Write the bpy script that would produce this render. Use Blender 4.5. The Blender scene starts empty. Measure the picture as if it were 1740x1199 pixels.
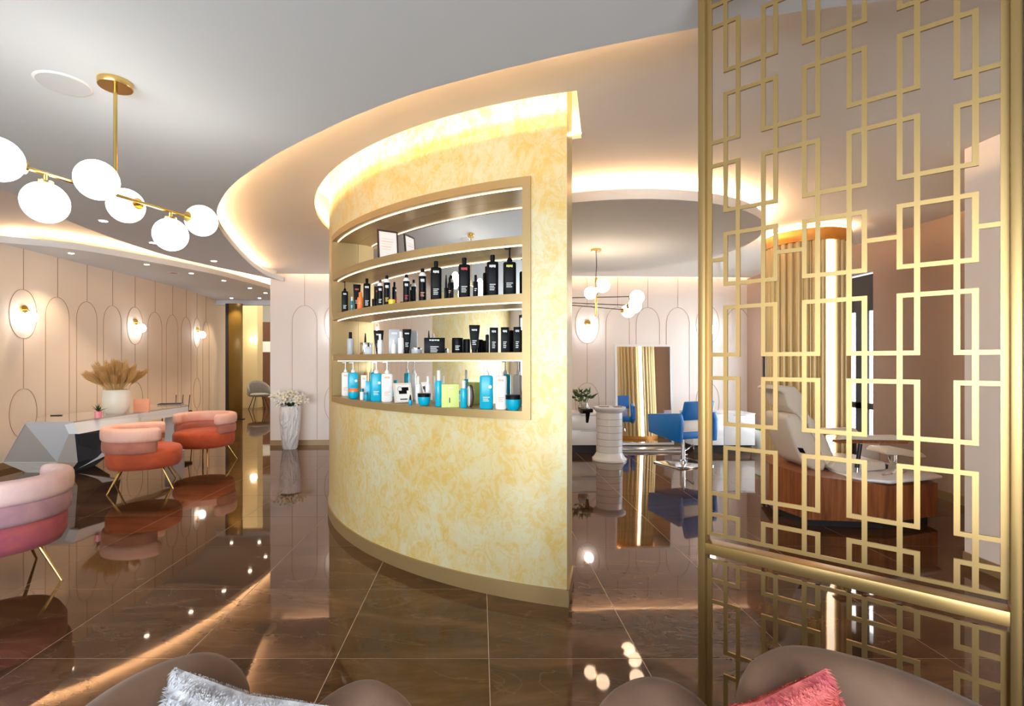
import bpy, bmesh, math, random
from mathutils import Vector, Matrix
random.seed(7)
PI = math.pi
SC = bpy.context.scene
COL = SC.collection
# ------------------------------------------------------------------ camera, world, light, exposure
F = 850.0; CX = 815.0; CY = 615.0; EYE = 1.45
cam = bpy.data.cameras.new('camera'); cam.sensor_width = 36.0; cam.sensor_fit = 'HORIZONTAL'
cam.lens = 36.0 * F / 1740.0; cam.shift_x = (870 - CX) / 1740.0; cam.shift_y = (CY - 599.5) / 1740.0
cam.clip_start = 0.05; cam.clip_end = 100
camo = bpy.data.objects.new('camera', cam); COL.objects.link(camo)
camo.location = (0, 0, EYE); camo.rotation_euler = (PI / 2, 0, 0); SC.camera = camo
SC.view_settings.view_transform = 'Standard'; SC.view_settings.look = 'None'
SC.view_settings.exposure = 0.48; SC.view_settings.gamma = 1.0; SC.view_settings.use_curve_mapping = False
SC.cycles.max_bounces = 8; SC.cycles.diffuse_bounces = 5; SC.cycles.glossy_bounces = 5
SC.cycles.sample_clamp_indirect = 6.0
w = bpy.data.worlds.new('daylight_sky'); SC.world = w; w.use_nodes = True
w.node_tree.nodes['Background'].inputs[0].default_value = (0.82, 0.91, 1.0, 1)
w.node_tree.nodes['Background'].inputs[1].default_value = 2.2

def area(name, loc, rot, sx, sy, power, col):
    l = bpy.data.lights.new(name, 'AREA'); l.shape = 'RECTANGLE'; l.size = sx; l.size_y = sy
    l.energy = power; l.color = col
    o = bpy.data.objects.new(name, l); COL.objects.link(o); o.location = loc; o.rotation_euler = rot
    return o
# daylight coming through the big shop windows behind the camera and the side window
area('window_daylight', (-2.0, -3.75, 1.55), (-PI / 2, 0, PI), 6.5, 2.3, 430, (0.80, 0.91, 1.0))
area('side_window_daylight', (5.3, 7.4, 1.2), (0, PI / 2, 0), 2.0, 2.2, 110, (0.86, 0.93, 1.0))

# ------------------------------------------------------------------ materials
def mat(name, col, rough=0.5, metal=0.0, emit=None, es=0.0, spec=0.5, coat=0.0, trans=0.0, sheen=0.0, alpha=1.0):
    m = bpy.data.materials.new(name); m.use_nodes = True
    b = m.node_tree.nodes['Principled BSDF']
    b.inputs['Base Color'].default_value = (*col, 1); b.inputs['Roughness'].default_value = rough
    b.inputs['Metallic'].default_value = metal; b.inputs['Specular IOR Level'].default_value = spec
    b.inputs['Coat Weight'].default_value = coat; b.inputs['Transmission Weight'].default_value = trans
    b.inputs['Sheen Weight'].default_value = sheen; b.inputs['Alpha'].default_value = alpha
    if emit: b.inputs['Emission Color'].default_value = (*emit, 1); b.inputs['Emission Strength'].default_value = es
    return m
def nodes(m): return m.node_tree.nodes, m.node_tree.links, m.node_tree.nodes['Principled BSDF']
def noise(m, scale, detail=6, rough=0.6, dist=0.0, stretch=(1, 1, 1), coord='Object'):
    n, l, b = nodes(m)
    tc = n.new('ShaderNodeTexCoord'); mp = n.new('ShaderNodeMapping'); mp.inputs['Scale'].default_value = stretch
    t = n.new('ShaderNodeTexNoise'); t.inputs['Scale'].default_value = scale; t.inputs['Detail'].default_value = detail
    t.inputs['Roughness'].default_value = rough; t.inputs['Distortion'].default_value = dist
    l.new(tc.outputs[coord], mp.inputs[0]); l.new(mp.outputs[0], t.inputs[0]); return t
def ramp(m, src, stops):
    n, l, b = nodes(m); r = n.new('ShaderNodeValToRGB'); l.new(src, r.inputs[0])
    e = r.color_ramp.elements
    e[0].position = stops[0][0]; e[0].color = (*stops[0][1], 1); e[1].position = stops[-1][0]; e[1].color = (*stops[-1][1], 1)
    for p, c in stops[1:-1]:
        x = e.new(p); x.color = (*c, 1)
    return r
def bump(m, src, strength, dist=0.01):
    n, l, b = nodes(m); bp = n.new('ShaderNodeBump'); bp.inputs['Strength'].default_value = strength
    bp.inputs['Distance'].default_value = dist; l.new(src, bp.inputs['Height']); l.new(bp.outputs[0], b.inputs['Normal'])
def mottled(name, c1, c2, scale, rough, **k):
    m = mat(name, c1, rough, **k); t = noise(m, scale); r = ramp(m, t.outputs['Fac'], [(0.35, c1), (0.65, c2)])
    nodes(m)[1].new(r.outputs[0], nodes(m)[2].inputs['Base Color']); return m

WARM = (1.0, 0.74, 0.45)
M_CEIL = mat('ceiling_paint', (0.70, 0.72, 0.74), 0.9)
M_REC = mat('recess_paint', (0.80, 0.755, 0.70), 0.9)
M_WALL = mat('wall_paint_peach', (0.91, 0.75, 0.60), 0.65)
M_WALLP = mat('wall_paint_blush', (0.88, 0.79, 0.73), 0.65)
M_TAUPE = mat('wall_shade_taupe', (0.46, 0.33, 0.26), 0.7)  # right wall is warm white; its shade is painted in as taupe
M_MOULD = mat('moulding_rose_brown', (0.42, 0.25, 0.165), 0.5)
M_SKIRT = mat('skirting_bronze', (0.36, 0.24, 0.12), 0.4, 0.3)
M_FRAME = mat('champagne_metal', (0.42, 0.29, 0.13), 0.38, 0.55)
M_SCREEN = mat('screen_gold', (0.40, 0.26, 0.10), 0.33, 0.75)
M_BRASS = mat('brass', (0.72, 0.50, 0.17), 0.22, 1.0)
M_LED = mat('led_warm', (1, 0.9, 0.75), 0.5, emit=(1.0, 0.63, 0.33), es=230)
M_LEDR = mat('led_ring', (1, 0.9, 0.75), 0.5, emit=(1.0, 0.70, 0.42), es=60)
M_LEDS = mat('led_slot', (1, 0.9, 0.75), 0.5, emit=(1.0, 0.70, 0.38), es=90)
M_LEDN = mat('led_shelf', (1, 0.95, 0.85), 0.5, emit=(1.0, 0.78, 0.50), es=3.6)
M_LEDC = mat('led_column', (1, 0.97, 0.9), 0.5, emit=(1.0, 0.90, 0.75), es=5)
M_GLOBE = mat('opal_globe', (1, 1, 1), 0.3, emit=(1.0, 0.95, 0.88), es=6)
M_GLOBEW = mat('opal_globe_warm', (1, 1, 1), 0.3, emit=(1.0, 0.85, 0.64), es=9)
M_SCON = mat('opal_globe_cool', (1, 1, 1), 0.3, emit=(0.90, 0.95, 1.0), es=11)
M_DOWN = mat('downlight_lens', (1, 1, 1), 0.3, emit=(1.0, 0.90, 0.72), es=30)
M_MIRROR = mat('mirror', (0.93, 0.93, 0.93), 0.005, 1.0)
M_BLACK = mat('black_plastic', (0.004, 0.004, 0.005), 0.4, spec=0.12)
M_BLACKM = mat('black_frame', (0.02, 0.02, 0.022), 0.4)
M_WHITE = mat('white_lacquer', (0.86, 0.86, 0.87), 0.15)
M_WHITEP = mat('white_plastic', (0.85, 0.82, 0.78), 0.3)
M_CYAN = mat('turquoise_plastic', (0.0, 0.40, 0.58), 0.28)
M_TEAL = mat('dark_teal', (0.0, 0.17, 0.22), 0.3)
M_ORANGE = mat('orange_plastic', (0.95, 0.20, 0.03), 0.35)
M_YELLOW = mat('yellow_plastic', (0.90, 0.60, 0.04), 0.35)
M_LIME = mat('lime_card', (0.66, 0.74, 0.22), 0.5)
M_GREY = mat('grey_plastic', (0.45, 0.46, 0.48), 0.3)
M_SILVER = mat('silver_metal', (0.75, 0.75, 0.76), 0.18, 1.0)
M_RED = mat('red_print', (0.55, 0.03, 0.03), 0.4)
M_PRINT = mat('pale_print', (0.75, 0.75, 0.74), 0.5)
M_PRINTY = mat('yellow_print', (0.75, 0.75, 0.15), 0.5)
M_PRINTO = mat('orange_print', (0.85, 0.42, 0.22), 0.5)
M_DBROWN = mat('dark_brown', (0.05, 0.022, 0.012), 0.4)
M_CHROME = mat('chrome', (0.8, 0.8, 0.82), 0.08, 1.0)
M_BLUE = mat('blue_leather', (0.0, 0.16, 0.56), 0.38)
M_CREAM = mat('cream_leather', (0.74, 0.65, 0.53), 0.4)
M_CERAM = mat('cream_ceramic', (0.85, 0.78, 0.66), 0.35)
M_GREEN = mat('leaf_green', (0.10, 0.22, 0.04), 0.5)
M_DGREEN = mat('leaf_dark', (0.025, 0.05, 0.015), 0.5)
M_PETAL = mat('petal_white', (0.88, 0.84, 0.76), 0.6)
M_PETALY = mat('petal_centre', (0.65, 0.45, 0.08), 0.6)
M_GLASS = mat('clear_glass', (0.95, 0.97, 0.97), 0.02, trans=1.0)
M_PGLASS = mat('orange_acrylic', (0.93, 0.40, 0.24), 0.2)
M_GROUT = mat('grout', (0.62, 0.47, 0.34), 0.6)
M_DTOP = mat('desk_glass_top', (0.50, 0.44, 0.37), 0.05, coat=0.5)
M_DGREY = mat('desk_dark_panel', (0.10, 0.12, 0.15), 0.08)
M_DFACE = mat('desk_grey_panel', (0.66, 0.60, 0.54), 0.3)
M_WHEAT = mat('dried_wheat', (0.70, 0.44, 0.17), 0.8)
M_BRONZE = mat('bronze_door_panel', (0.20, 0.115, 0.02), 0.3, 0.3)
M_HALLY = mat('hall_pillar_cream', (0.92, 0.72, 0.38), 0.6, emit=(1.0, 0.72, 0.36), es=0.0)
M_HALLW = mat('hall_paint_white', (0.86, 0.86, 0.84), 0.7)
M_HALLD = mat('hall_walnut', (0.13, 0.055, 0.025), 0.5)
M_GFAB = mottled('grey_fabric', (0.25, 0.23, 0.21), (0.32, 0.29, 0.27), 30, 0.9)
M_PAPER = mat('paper_white', (0.85, 0.80, 0.74), 0.6)
M_COPPER = mat('copper_band', (0.62, 0.27, 0.05), 0.4, 0.35)
M_FLUTE = mat('gold_flutes', (0.66, 0.49, 0.23), 0.42, 0.35)

def velvet(name, c1, c2):
    m = mat(name, c1, 0.85, sheen=0.12); n, l, b = nodes(m); b.inputs['Sheen Roughness'].default_value = 0.4
    t = noise(m, 6, 5, 0.55, 0.6); r = ramp(m, t.outputs['Fac'], [(0.35, c1), (0.65, c2)])
    l.new(r.outputs[0], b.inputs['Base Color'])
    t2 = noise(m, 260, 2); bump(m, t2.outputs['Fac'], 0.12, 0.002); return m
M_VPINK = velvet('velvet_pale_pink', (0.78, 0.42, 0.32), (0.84, 0.50, 0.40))
M_VROSE = velvet('velvet_dusty_rose', (0.40, 0.14, 0.095), (0.48, 0.18, 0.125))
M_VORNG = velvet('velvet_burnt_orange', (0.42, 0.065, 0.02), (0.53, 0.09, 0.03))
M_VPINKT = velvet('velvet_pink_light_tint', (0.72, 0.47, 0.46), (0.80, 0.56, 0.52))  # same chair velvets, colour cast of the mixed light painted in, next two too
M_VROSET = velvet('velvet_rose_light_tint', (0.36, 0.19, 0.23), (0.45, 0.25, 0.27))
M_VORNGT = velvet('velvet_orange_light_tint', (0.30, 0.06, 0.10), (0.42, 0.085, 0.085))
M_VTAUP = velvet('velvet_taupe', (0.150, 0.083, 0.050), (0.190, 0.108, 0.066))

# polished marble floor
M_TILE = mat('polished_brown_marble', (0.08, 0.045, 0.025), 0.035, metal=0.22, spec=0.45, coat=0.0)
M_TILE.node_tree.nodes['Principled BSDF'].inputs['Specular Tint'].default_value = (1.0, 0.80, 0.66, 1)
n, l, b = nodes(M_TILE); b.inputs['Coat Roughness'].default_value = 0.01; b.inputs['IOR'].default_value = 1.5
tcn = n.new('ShaderNodeTexCoord'); geo = n.new('ShaderNodeNewGeometry'); oi = n.new('ShaderNodeObjectInfo')
mp = n.new('ShaderNodeMapping'); mp.inputs['Rotation'].default_value = (0, 0, 0.6); mp.inputs['Scale'].default_value = (0.8, 2.6, 1)
add = n.new('ShaderNodeVectorMath'); add.operation = 'ADD'
mulr = n.new('ShaderNodeVectorMath'); mulr.operation = 'SCALE'; mulr.inputs['Scale'].default_value = 30
cmb = n.new('ShaderNodeCombineXYZ'); l.new(oi.outputs['Random'], cmb.inputs[0]); l.new(oi.outputs['Random'], cmb.inputs[1])
l.new(cmb.outputs[0], mulr.inputs[0]); l.new(geo.outputs['Position'], add.inputs[0]); l.new(mulr.outputs[0], add.inputs[1])
l.new(add.outputs[0], mp.inputs[0])
t1 = n.new('ShaderNodeTexNoise'); t1.inputs['Scale'].default_value = 1.3; t1.inputs['Detail'].default_value = 9
t1.inputs['Roughness'].default_value = 0.62; t1.inputs['Distortion'].default_value = 1.2; l.new(mp.outputs[0], t1.inputs[0])
r1 = ramp(M_TILE, t1.outputs['Fac'], [(0.30, (0.042, 0.020, 0.009)), (0.50, (0.088, 0.043, 0.019)), (0.72, (0.16, 0.086, 0.042))])
t2 = n.new('ShaderNodeTexNoise'); t2.inputs['Scale'].default_value = 1.0; t2.inputs['Detail'].default_value = 8
t2.inputs['Distortion'].default_value = 2.0; l.new(mp.outputs[0], t2.inputs[0])
r2 = ramp(M_TILE, t2.outputs['Fac'], [(0.490, (0, 0, 0)), (0.500, (0.14, 0.14, 0.14)), (0.510, (0, 0, 0))])
mx = n.new('ShaderNodeMix'); mx.data_type = 'RGBA'; l.new(r2.outputs[0], mx.inputs['Factor']); l.new(r1.outputs[0], mx.inputs['A'])
mx.inputs['B'].default_value = (0.38, 0.26, 0.17, 1); l.new(mx.outputs['Result'], b.inputs['Base Color'])
t3 = n.new('ShaderNodeTexNoise'); t3.inputs['Scale'].default_value = 2.2; t3.inputs['Detail'].default_value = 1; l.new(geo.outputs['Position'], t3.inputs[0])
bump(M_TILE, t3.outputs['Fac'], 0.05, 0.012)

# venetian stucco
M_STUC = mat('gold_stucco', (0.8, 0.6, 0.3), 0.34, 0.12)
n, l, b = nodes(M_STUC)
t1 = noise(M_STUC, 2.1, 8, 0.66, 1.4); r1 = ramp(M_STUC, t1.outputs['Fac'], [(0.40, (0.66, 0.42, 0.105)), (0.50, (0.67, 0.50, 0.20)), (0.60, (0.66, 0.59, 0.38))])
t2 = noise(M_STUC, 11, 8, 0.7, 2.2, (1, 1, 0.8)); r2 = ramp(M_STUC, t2.outputs['Fac'], [(0.48, (0.67, 0.61, 0.39)), (0.56, (0.67, 0.47, 0.14))])
mx = n.new('ShaderNodeMix'); mx.data_type = 'RGBA'; mx.inputs['Factor'].default_value = 0.45
l.new(r1.outputs[0], mx.inputs['A']); l.new(r2.outputs[0], mx.inputs['B']); l.new(mx.outputs['Result'], b.inputs['Base Color'])
bump(M_STUC, t2.outputs['Fac'], 0.15, 0.004)

M_WOOD = mat('walnut_veneer', (0.3, 0.1, 0.03), 0.35)
n, l, b = nodes(M_WOOD); t1 = noise(M_WOOD, 9, 6, 0.6, 0.4, (4, 4, 0.25))
r1 = ramp(M_WOOD, t1.outputs['Fac'], [(0.3, (0.16, 0.045, 0.014)), (0.55, (0.33, 0.105, 0.032)), (0.75, (0.42, 0.15, 0.05))]); l.new(r1.outputs[0], b.inputs['Base Color'])
M_FURW = mottled('fur_white_grey', (0.80, 0.80, 0.82), (0.36, 0.33, 0.34), 22, 0.9)
M_FURP = mottled('fur_coral', (0.80, 0.20, 0.17), (0.42, 0.06, 0.09), 22, 0.9)
M_VASE = mat('white_glazed', (0.84, 0.82, 0.82), 0.35)

# ------------------------------------------------------------------ mesh helpers
class MB:
    def __init__(s): s.v = []; s.f = []
    def add(s, vs, fs):
        o = len(s.v); s.v += [tuple(p) for p in vs]; s.f += [tuple(i + o for i in q) for q in fs]; return s
    def box(s, x0, x1, y0, y1, z0, z1, rz=0, piv=None):
        vs = [(x, y, z) for z in (z0, z1) for y in (y0, y1) for x in (x0, x1)]
        if rz:
            px, py = piv or ((x0 + x1) / 2, (y0 + y1) / 2); c, q = math.cos(rz), math.sin(rz)
            vs = [(px + (x - px) * c - (y - py) * q, py + (x - px) * q + (y - py) * c, z) for x, y, z in vs]
        return s.add(vs, [(0, 2, 3, 1), (4, 5, 7, 6), (0, 1, 5, 4), (2, 6, 7, 3), (0, 4, 6, 2), (1, 3, 7, 5)])
    def prism(s, pts, z0, z1):
        k = len(pts); z0 = z0 if hasattr(z0, '__len__') else [z0] * k; z1 = z1 if hasattr(z1, '__len__') else [z1] * k
        vs = [(p[0], p[1], z) for p, z in zip(pts, z0)] + [(p[0], p[1], z) for p, z in zip(pts, z1)]
        return s.add(vs, [tuple(range(k))[::-1], tuple(range(k, 2 * k))] + [(i, (i + 1) % k, (i + 1) % k + k, i + k) for i in range(k)])
    def lathe(s, prof, seg=24, c=(0, 0), sx=1, sy=1, sq=0):
        vs = []
        for r, z in prof:
            for i in range(seg):
                a = 2 * PI * i / seg; ca, sa = math.cos(a), math.sin(a)
                if sq:
                    e = 1 - sq; ca = math.copysign(abs(ca) ** e, ca); sa = math.copysign(abs(sa) ** e, sa)
                vs.append((c[0] + r * ca * sx, c[1] + r * sa * sy, z))
        n_ = len(prof); fs = [(j * seg + i, j * seg + (i + 1) % seg, (j + 1) * seg + (i + 1) % seg, (j + 1) * seg + i) for j in range(n_ - 1) for i in range(seg)]
        fs += [tuple(range(seg))[::-1], tuple(range((n_ - 1) * seg, n_ * seg))]
        return s.add(vs, fs)
    def sphere(s, c, r, seg=24, rings=14, sc=(1, 1, 1)):
        vs = [(c[0], c[1], c[2] - r * sc[2])]
        for j in range(1, rings):
            p = -PI / 2 + PI * j / rings
            for i in range(seg):
                a = 2 * PI * i / seg
                vs.append((c[0] + r * sc[0] * math.cos(p) * math.cos(a), c[1] + r * sc[1] * math.cos(p) * math.sin(a), c[2] + r * sc[2] * math.sin(p)))
        vs.append((c[0], c[1], c[2] + r * sc[2])); N = len(vs) - 1
        fs = [(0, 1 + (i + 1) % seg, 1 + i) for i in range(seg)]
        for j in range(rings - 2):
            b0 = 1 + j * seg
            fs += [(b0 + i, b0 + (i + 1) % seg, b0 + seg + (i + 1) % seg, b0 + seg + i) for i in range(seg)]
        b0 = 1 + (rings - 2) * seg; fs += [(b0 + i, b0 + (i + 1) % seg, N) for i in range(seg)]
        return s.add(vs, fs)
    def tube(s, pts, r, seg=8, closed=False):
        pts = [Vector(p) for p in pts]; k = len(pts); rs = r if hasattr(r, '__len__') else [r] * k
        vs = []; up = Vector((0.013, 0.027, 1)); ref = None
        for i, p in enumerate(pts):
            a = pts[(i - 1) % k] if closed or i > 0 else p; b_ = pts[(i + 1) % k] if closed or i < k - 1 else p
            d = (b_ - a).normalized()
            if ref is None:
                ref = up if abs(d.z) < 0.9 else Vector((1, 0.02, 0)); 
            u = (ref - d * ref.dot(d)).normalized(); ref = u; v_ = d.cross(u)
            for j in range(seg):
                an = 2 * PI * (j + 0.5) / seg; vs.append(p + u * math.cos(an) * rs[i] + v_ * math.sin(an) * rs[i])
        m_ = k if closed else k - 1
        fs = [(i * seg + j, i * seg + (j + 1) % seg, ((i + 1) % k) * seg + (j + 1) % seg, ((i + 1) % k) * seg + j) for i in range(m_) for j in range(seg)]
        if not closed: fs += [tuple(range(seg))[::-1], tuple(range((k - 1) * seg, k * seg))]
        return s.add(vs, fs)
    def arcbox(s, c, r0, r1, a0, a1, z0, z1, step=1.5):
        k = max(2, int(abs(a1 - a0) / step)) + 1; vs = []
        for i in range(k):
            a = math.radians(a0 + (a1 - a0) * i / (k - 1)); ca, sa = math.cos(a), math.sin(a)
            for r, z in ((r0, z0), (r1, z0), (r1, z1), (r0, z1)): vs.append((c[0] + r * ca, c[1] + r * sa, z))
        fs = [(i * 4 + j, i * 4 + (j + 1) % 4, i * 4 + 4 + (j + 1) % 4, i * 4 + 4 + j) for i in range(k - 1) for j in range(4)]
        fs += [(0, 1, 2, 3), ((k - 1) * 4 + 3, (k - 1) * 4 + 2, (k - 1) * 4 + 1, (k - 1) * 4)]
        return s.add(vs, fs)
    def build(s, name, m, parent=None, smooth=False, bevel=0, angle=40, sub=0, seg=2):
        me = bpy.data.meshes.new(name); me.from_pydata(s.v, [], s.f); me.validate()
        bm = bmesh.new(); bm.from_mesh(me); bmesh.ops.recalc_face_normals(bm, faces=bm.faces)
        if bevel:
            bm.normal_update()
            es = [e for e in bm.edges if len(e.link_faces) == 2 and e.calc_face_angle(0) > 0.5]
            bmesh.ops.bevel(bm, geom=es, offset=bevel, segments=seg, profile=0.5, affect='EDGES')
        for f_ in bm.faces: f_.smooth = bool(smooth or bevel)
        if smooth or bevel:
            for e in bm.edges:
                if len(e.link_faces) == 2 and e.calc_face_angle(0) > math.radians(angle): e.smooth = False
        bm.to_mesh(me); bm.free(); me.materials.append(m)
        o = bpy.data.objects.new(name, me); COL.objects.link(o)
        if parent: o.parent = parent
        if sub:
            md = o.modifiers.new('s', 'SUBSURF'); md.levels = sub; md.render_levels = sub
        return o
def tag(o, label=None, cat=None, group=None, kind=None):
    if label: o['label'] = label
    if cat: o['category'] = cat
    if group: o['group'] = group
    if kind: o['kind'] = kind
    return o
def thing(name, label, cat, loc=(0, 0, 0), rz=0, group=None):
    o = bpy.data.objects.new(name, None); o.empty_display_size = 0.1; COL.objects.link(o); o.location = loc; o.rotation_euler = (0, 0, rz)
    return tag(o, label, cat, group)
def struct(mb, name, m, **k): return tag(mb.build(name, m, **k), kind='structure')
def copy(o, parent=None):
    c = o.copy(); COL.objects.link(c)
    if parent: c.parent = parent
    for ch in list(o.children): copy(ch, c)
    return c
def fl(px, py, z): # point at height z that the photograph shows at px, py (used to measure positions)
    Y = (EYE - z) * F / (py - CY); return ((px - CX) / F * Y, Y)
def catmull(P, n=10, closed=False):
    out = []; k = len(P)
    for i in range(k if closed else k - 1):
        g = (lambda q: P[q % k]) if closed else (lambda q: P[max(0, min(k - 1, q))])
        p0, p1, p2, p3 = g(i - 1), g(i), g(i + 1), g(i + 2)
        for j in range(n):
            t = j / n
            out.append(tuple(0.5 * (2 * b_ + (c_ - a_) * t + (2 * a_ - 5 * b_ + 4 * c_ - d_) * t * t + (-a_ + 3 * b_ - 3 * c_ + d_) * t ** 3) for a_, b_, c_, d_ in zip(p0, p1, p2, p3)))
    if not closed: out.append(tuple(P[-1]))
    return out
def offset(P, d):
    out = []
    for i, p in enumerate(P):
        a, b_ = P[max(0, i - 1)], P[min(len(P) - 1, i + 1)]; v = Vector((b_[0] - a[0], b_[1] - a[1])).normalized(); out.append((p[0] - v.y * d, p[1] + v.x * d))
    return out
def slab(name, loops, z0, z1, m, parent=None):
    cu = bpy.data.curves.new(name, 'CURVE'); cu.dimensions = '2D'; cu.fill_mode = 'BOTH'
    cu.extrude = (z1 - z0) / 2
    for L_ in loops:
        sp = cu.splines.new('POLY'); sp.points.add(len(L_) - 1)
        for p, q in zip(sp.points, L_): p.co = (q[0], q[1], 0, 1)
        sp.use_cyclic_u = True
    co = bpy.data.objects.new(name, cu); COL.objects.link(co)
    dg = bpy.context.evaluated_depsgraph_get(); me = bpy.data.meshes.new_from_object(co.evaluated_get(dg))
    bpy.data.objects.remove(co); bpy.data.curves.remove(cu)
    for v in me.vertices: v.co.z += (z0 + z1) / 2
    me.materials.clear(); me.materials.append(m)
    o = bpy.data.objects.new(name, me); COL.objects.link(o)
    if parent: o.parent = parent
    return o
def sweep(mb, path, half_w, z0, z1, ns=16, e=2.6, cap=0.5, lean=0.0):
    """thick upholstered band along a plan path, with a superellipse section and rounded ends; z0/z1 may be functions of t"""
    k = len(path); L = [0]
    for a, b_ in zip(path, path[1:]): L.append(L[-1] + math.dist(a[:2], b_[:2]))
    T = L[-1]; vs = []; rows = []
    capd = cap * half_w * 2
    for i, p in enumerate(path):
        a = path[max(0, i - 1)]; b_ = path[min(k - 1, i + 1)]; d = Vector((b_[0] - a[0], b_[1] - a[1])).normalized(); nrm = Vector((-d.y, d.x))
        t = L[i] / T; q0 = z0(t) if callable(z0) else z0; q1 = z1(t) if callable(z1) else z1
        dist = min(L[i], T - L[i]); g = 1.0 if dist >= capd else math.sqrt(max(0.0, 1 - (1 - dist / capd) ** 2)); g = max(g, 0.04)
        hw = half_w * g; zc = (q0 + q1) / 2; hz = (q1 - q0) / 2 * (0.55 + 0.45 * g)
        for j in range(ns):
            an = 2 * PI * j / ns; ca, sa = math.cos(an), math.sin(an)
            x_ = math.copysign(abs(ca) ** (2 / e), ca) * hw; z_ = math.copysign(abs(sa) ** (2 / e), sa) * hz
            off = x_ + lean * (z_ / max(hz, 1e-6))
            vs.append((p[0] + nrm.x * off, p[1] + nrm.y * off, zc + z_))
    fs = [(i * ns + j, i * ns + (j + 1) % ns, (i + 1) * ns + (j + 1) % ns, (i + 1) * ns + j) for i in range(k - 1) for j in range(ns)]
    fs += [tuple(range(ns))[::-1], tuple(range((k - 1) * ns, k * ns))]
    return mb.add(vs, fs)
def arcpath(c, r, a0, a1, n=30, sy=1.0): return [(c[0] + r * math.cos(math.radians(a0 + (a1 - a0) * i / n)), c[1] + sy * r * math.sin(math.radians(a0 + (a1 - a0) * i / n))) for i in range(n + 1)]

# ------------------------------------------------------------------ floor
ZG, ZR, ZS, ZL = 2.84, 2.98, 3.05, 3.25
g = MB(); g.box(-13, 7, -3.8, 26, -0.12, -0.0012); floor = struct(g, 'floor', M_GROUT)
T = 0.748; OX, OY = 0.045, 2.45 - 2 * 0.748
tm = MB().box(0.002, T - 0.002, 0.002, T - 0.002, -0.003, 0.0).build('tile', M_TILE, floor, bevel=0.0)
first = True; farq = MB(); cnt = 0
for iy in range(-6, 32):
    for ix in range(-17, 9):
        x, y = OX + ix * T, OY + iy * T
        px = CX + F * (x + T / 2) / max(y + T / 2, 0.01)
        if y > -0.1 and y < 10.6 and -130 < px < 1870 and cnt < 300:
            o = tm if first else tm.copy()
            if not first: COL.objects.link(o); o.parent = floor
            first = False; o.location = (x, y, 0); cnt += 1
        else:
            farq.box(x + .0015, x + T - .0015, y + .0015, y + T - .0015, -.003, 0)
fo = farq.build('outlying_tiles', M_TILE, floor); fo['kind'] = 'stuff'

# ------------------------------------------------------------------ ceilings
Lb = [(-6.45, 2.3), (-5.4, 2.55), (-4.5, 3.0), (-3.95, 3.6), (-3.86, 4.05), (-3.95, 4.5), (-4.06, 5.0), (-4.12, 5.7), (-4.10, 6.4), (-3.93, 7.11), (-3.68, 7.8), (-3.36, 8.62)]
Db = [(-3.36, 8.62), (-3.42, 8.1), (-3.30, 7.3), (-3.02, 6.2), (-2.72, 5.25), (-2.47, 4.70), (-2.21, 4.28), (-1.89, 3.87), (-1.49, 3.47), (-1.185, 3.20), (-.713, 2.83), (-.351, 2.60), (-.043, 2.445), (.232, 2.325), (.483, 2.225), (.916, 2.08), (1.41, 1.955), (2.3, 1.82), (3.6, 1.74)]
Db_s = catmull(Db, 8)
Lb_s = catmull(Lb, 8)
loop = [(3.6, -3.7), (-6.6, -3.7), (-6.6, 2.3)] + Lb_s + Db_s[1:]
ceil = slab('ceiling', [loop], ZG, ZG + 0.07, M_CEIL); tag(ceil, kind='structure')
WC = (1.278, 5.747); WR = 2.88
slot = [(WC[0] + r * math.cos(math.radians(a)), WC[1] + r * math.sin(math.radians(a))) for r, seq in ((WR + .135, range(170, 257, 2)), (2.40, range(256, 169, -2))) for a in seq]
slot = [p for p in slot]
rc = slab('ceiling_recess', [[(-3.95, 3.0), (-3.7, 5), (-3.7, 6.6), (-3.52, 7.6), (-3.42, 8.3), (-3.64, 8.64), (5.2, 9.09), (5.2, 1.0), (-3.95, 1.0)], slot], ZR, ZR + 0.03, M_REC); tag(rc, kind='structure')
g = MB().box(-7.6, -3.0, 1.5, 14.2, ZL, ZL + .05); struct(g, 'ceiling_side', M_REC)
g = MB().box(-3.8, 5.2, 8.3, 9.35, 3.2, 3.23); struct(g, 'ceiling_cove', M_REC)
g = MB().box(-4, 5.3, 1.4, 9.9, 3.45, 3.5); struct(g, 'ceiling_void', M_REC)
# left soffit
Sf = [(-7.3, 6.25), (-6.42, 6.68), (-5.75, 7.12), (-5.27, 7.98), (-4.99, 8.63), (-4.78, 9.35), (-4.58, 10.97), (-4.5, 13.0)]
Sf_s = catmull(Sf, 8)
cl = MB(); Qb = offset(Lb_s, -.06); Qc = offset(Lb_s, -.08)
for i in range(len(Lb_s) - 4): cl.prism([Qb[i], Qb[i + 1], Qc[i + 1], Qc[i]], ZG + .07, ZL)
struct(cl, 'trim_recess_step', M_REC)
so = slab('ceiling_soffit', [Sf_s + [(-7.6, 13.0), (-7.6, 6.20)]], ZS, ZS + .09, M_CEIL); tag(so, kind='structure')
def ledstrip(P, d, z, m, name, label, w=0.012, h=0.012):
    Q = offset(P, d); mb = MB()
    mb.tube([(p[0], p[1], z) for p in Q], .006, 4)
    return tag(mb.build(name, m), label, 'led strip')
ledstrip(Sf_s[9:], .10, ZS + .098, M_LED, 'led_strip', 'warm light strip hidden along the cove above the left soffit with the downlights')
ledstrip(Db_s[8:120], -.12, ZG + .078, M_LED, 'led_strip', 'warm light strip hidden along the rim of the large curved ceiling recess')
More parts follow.
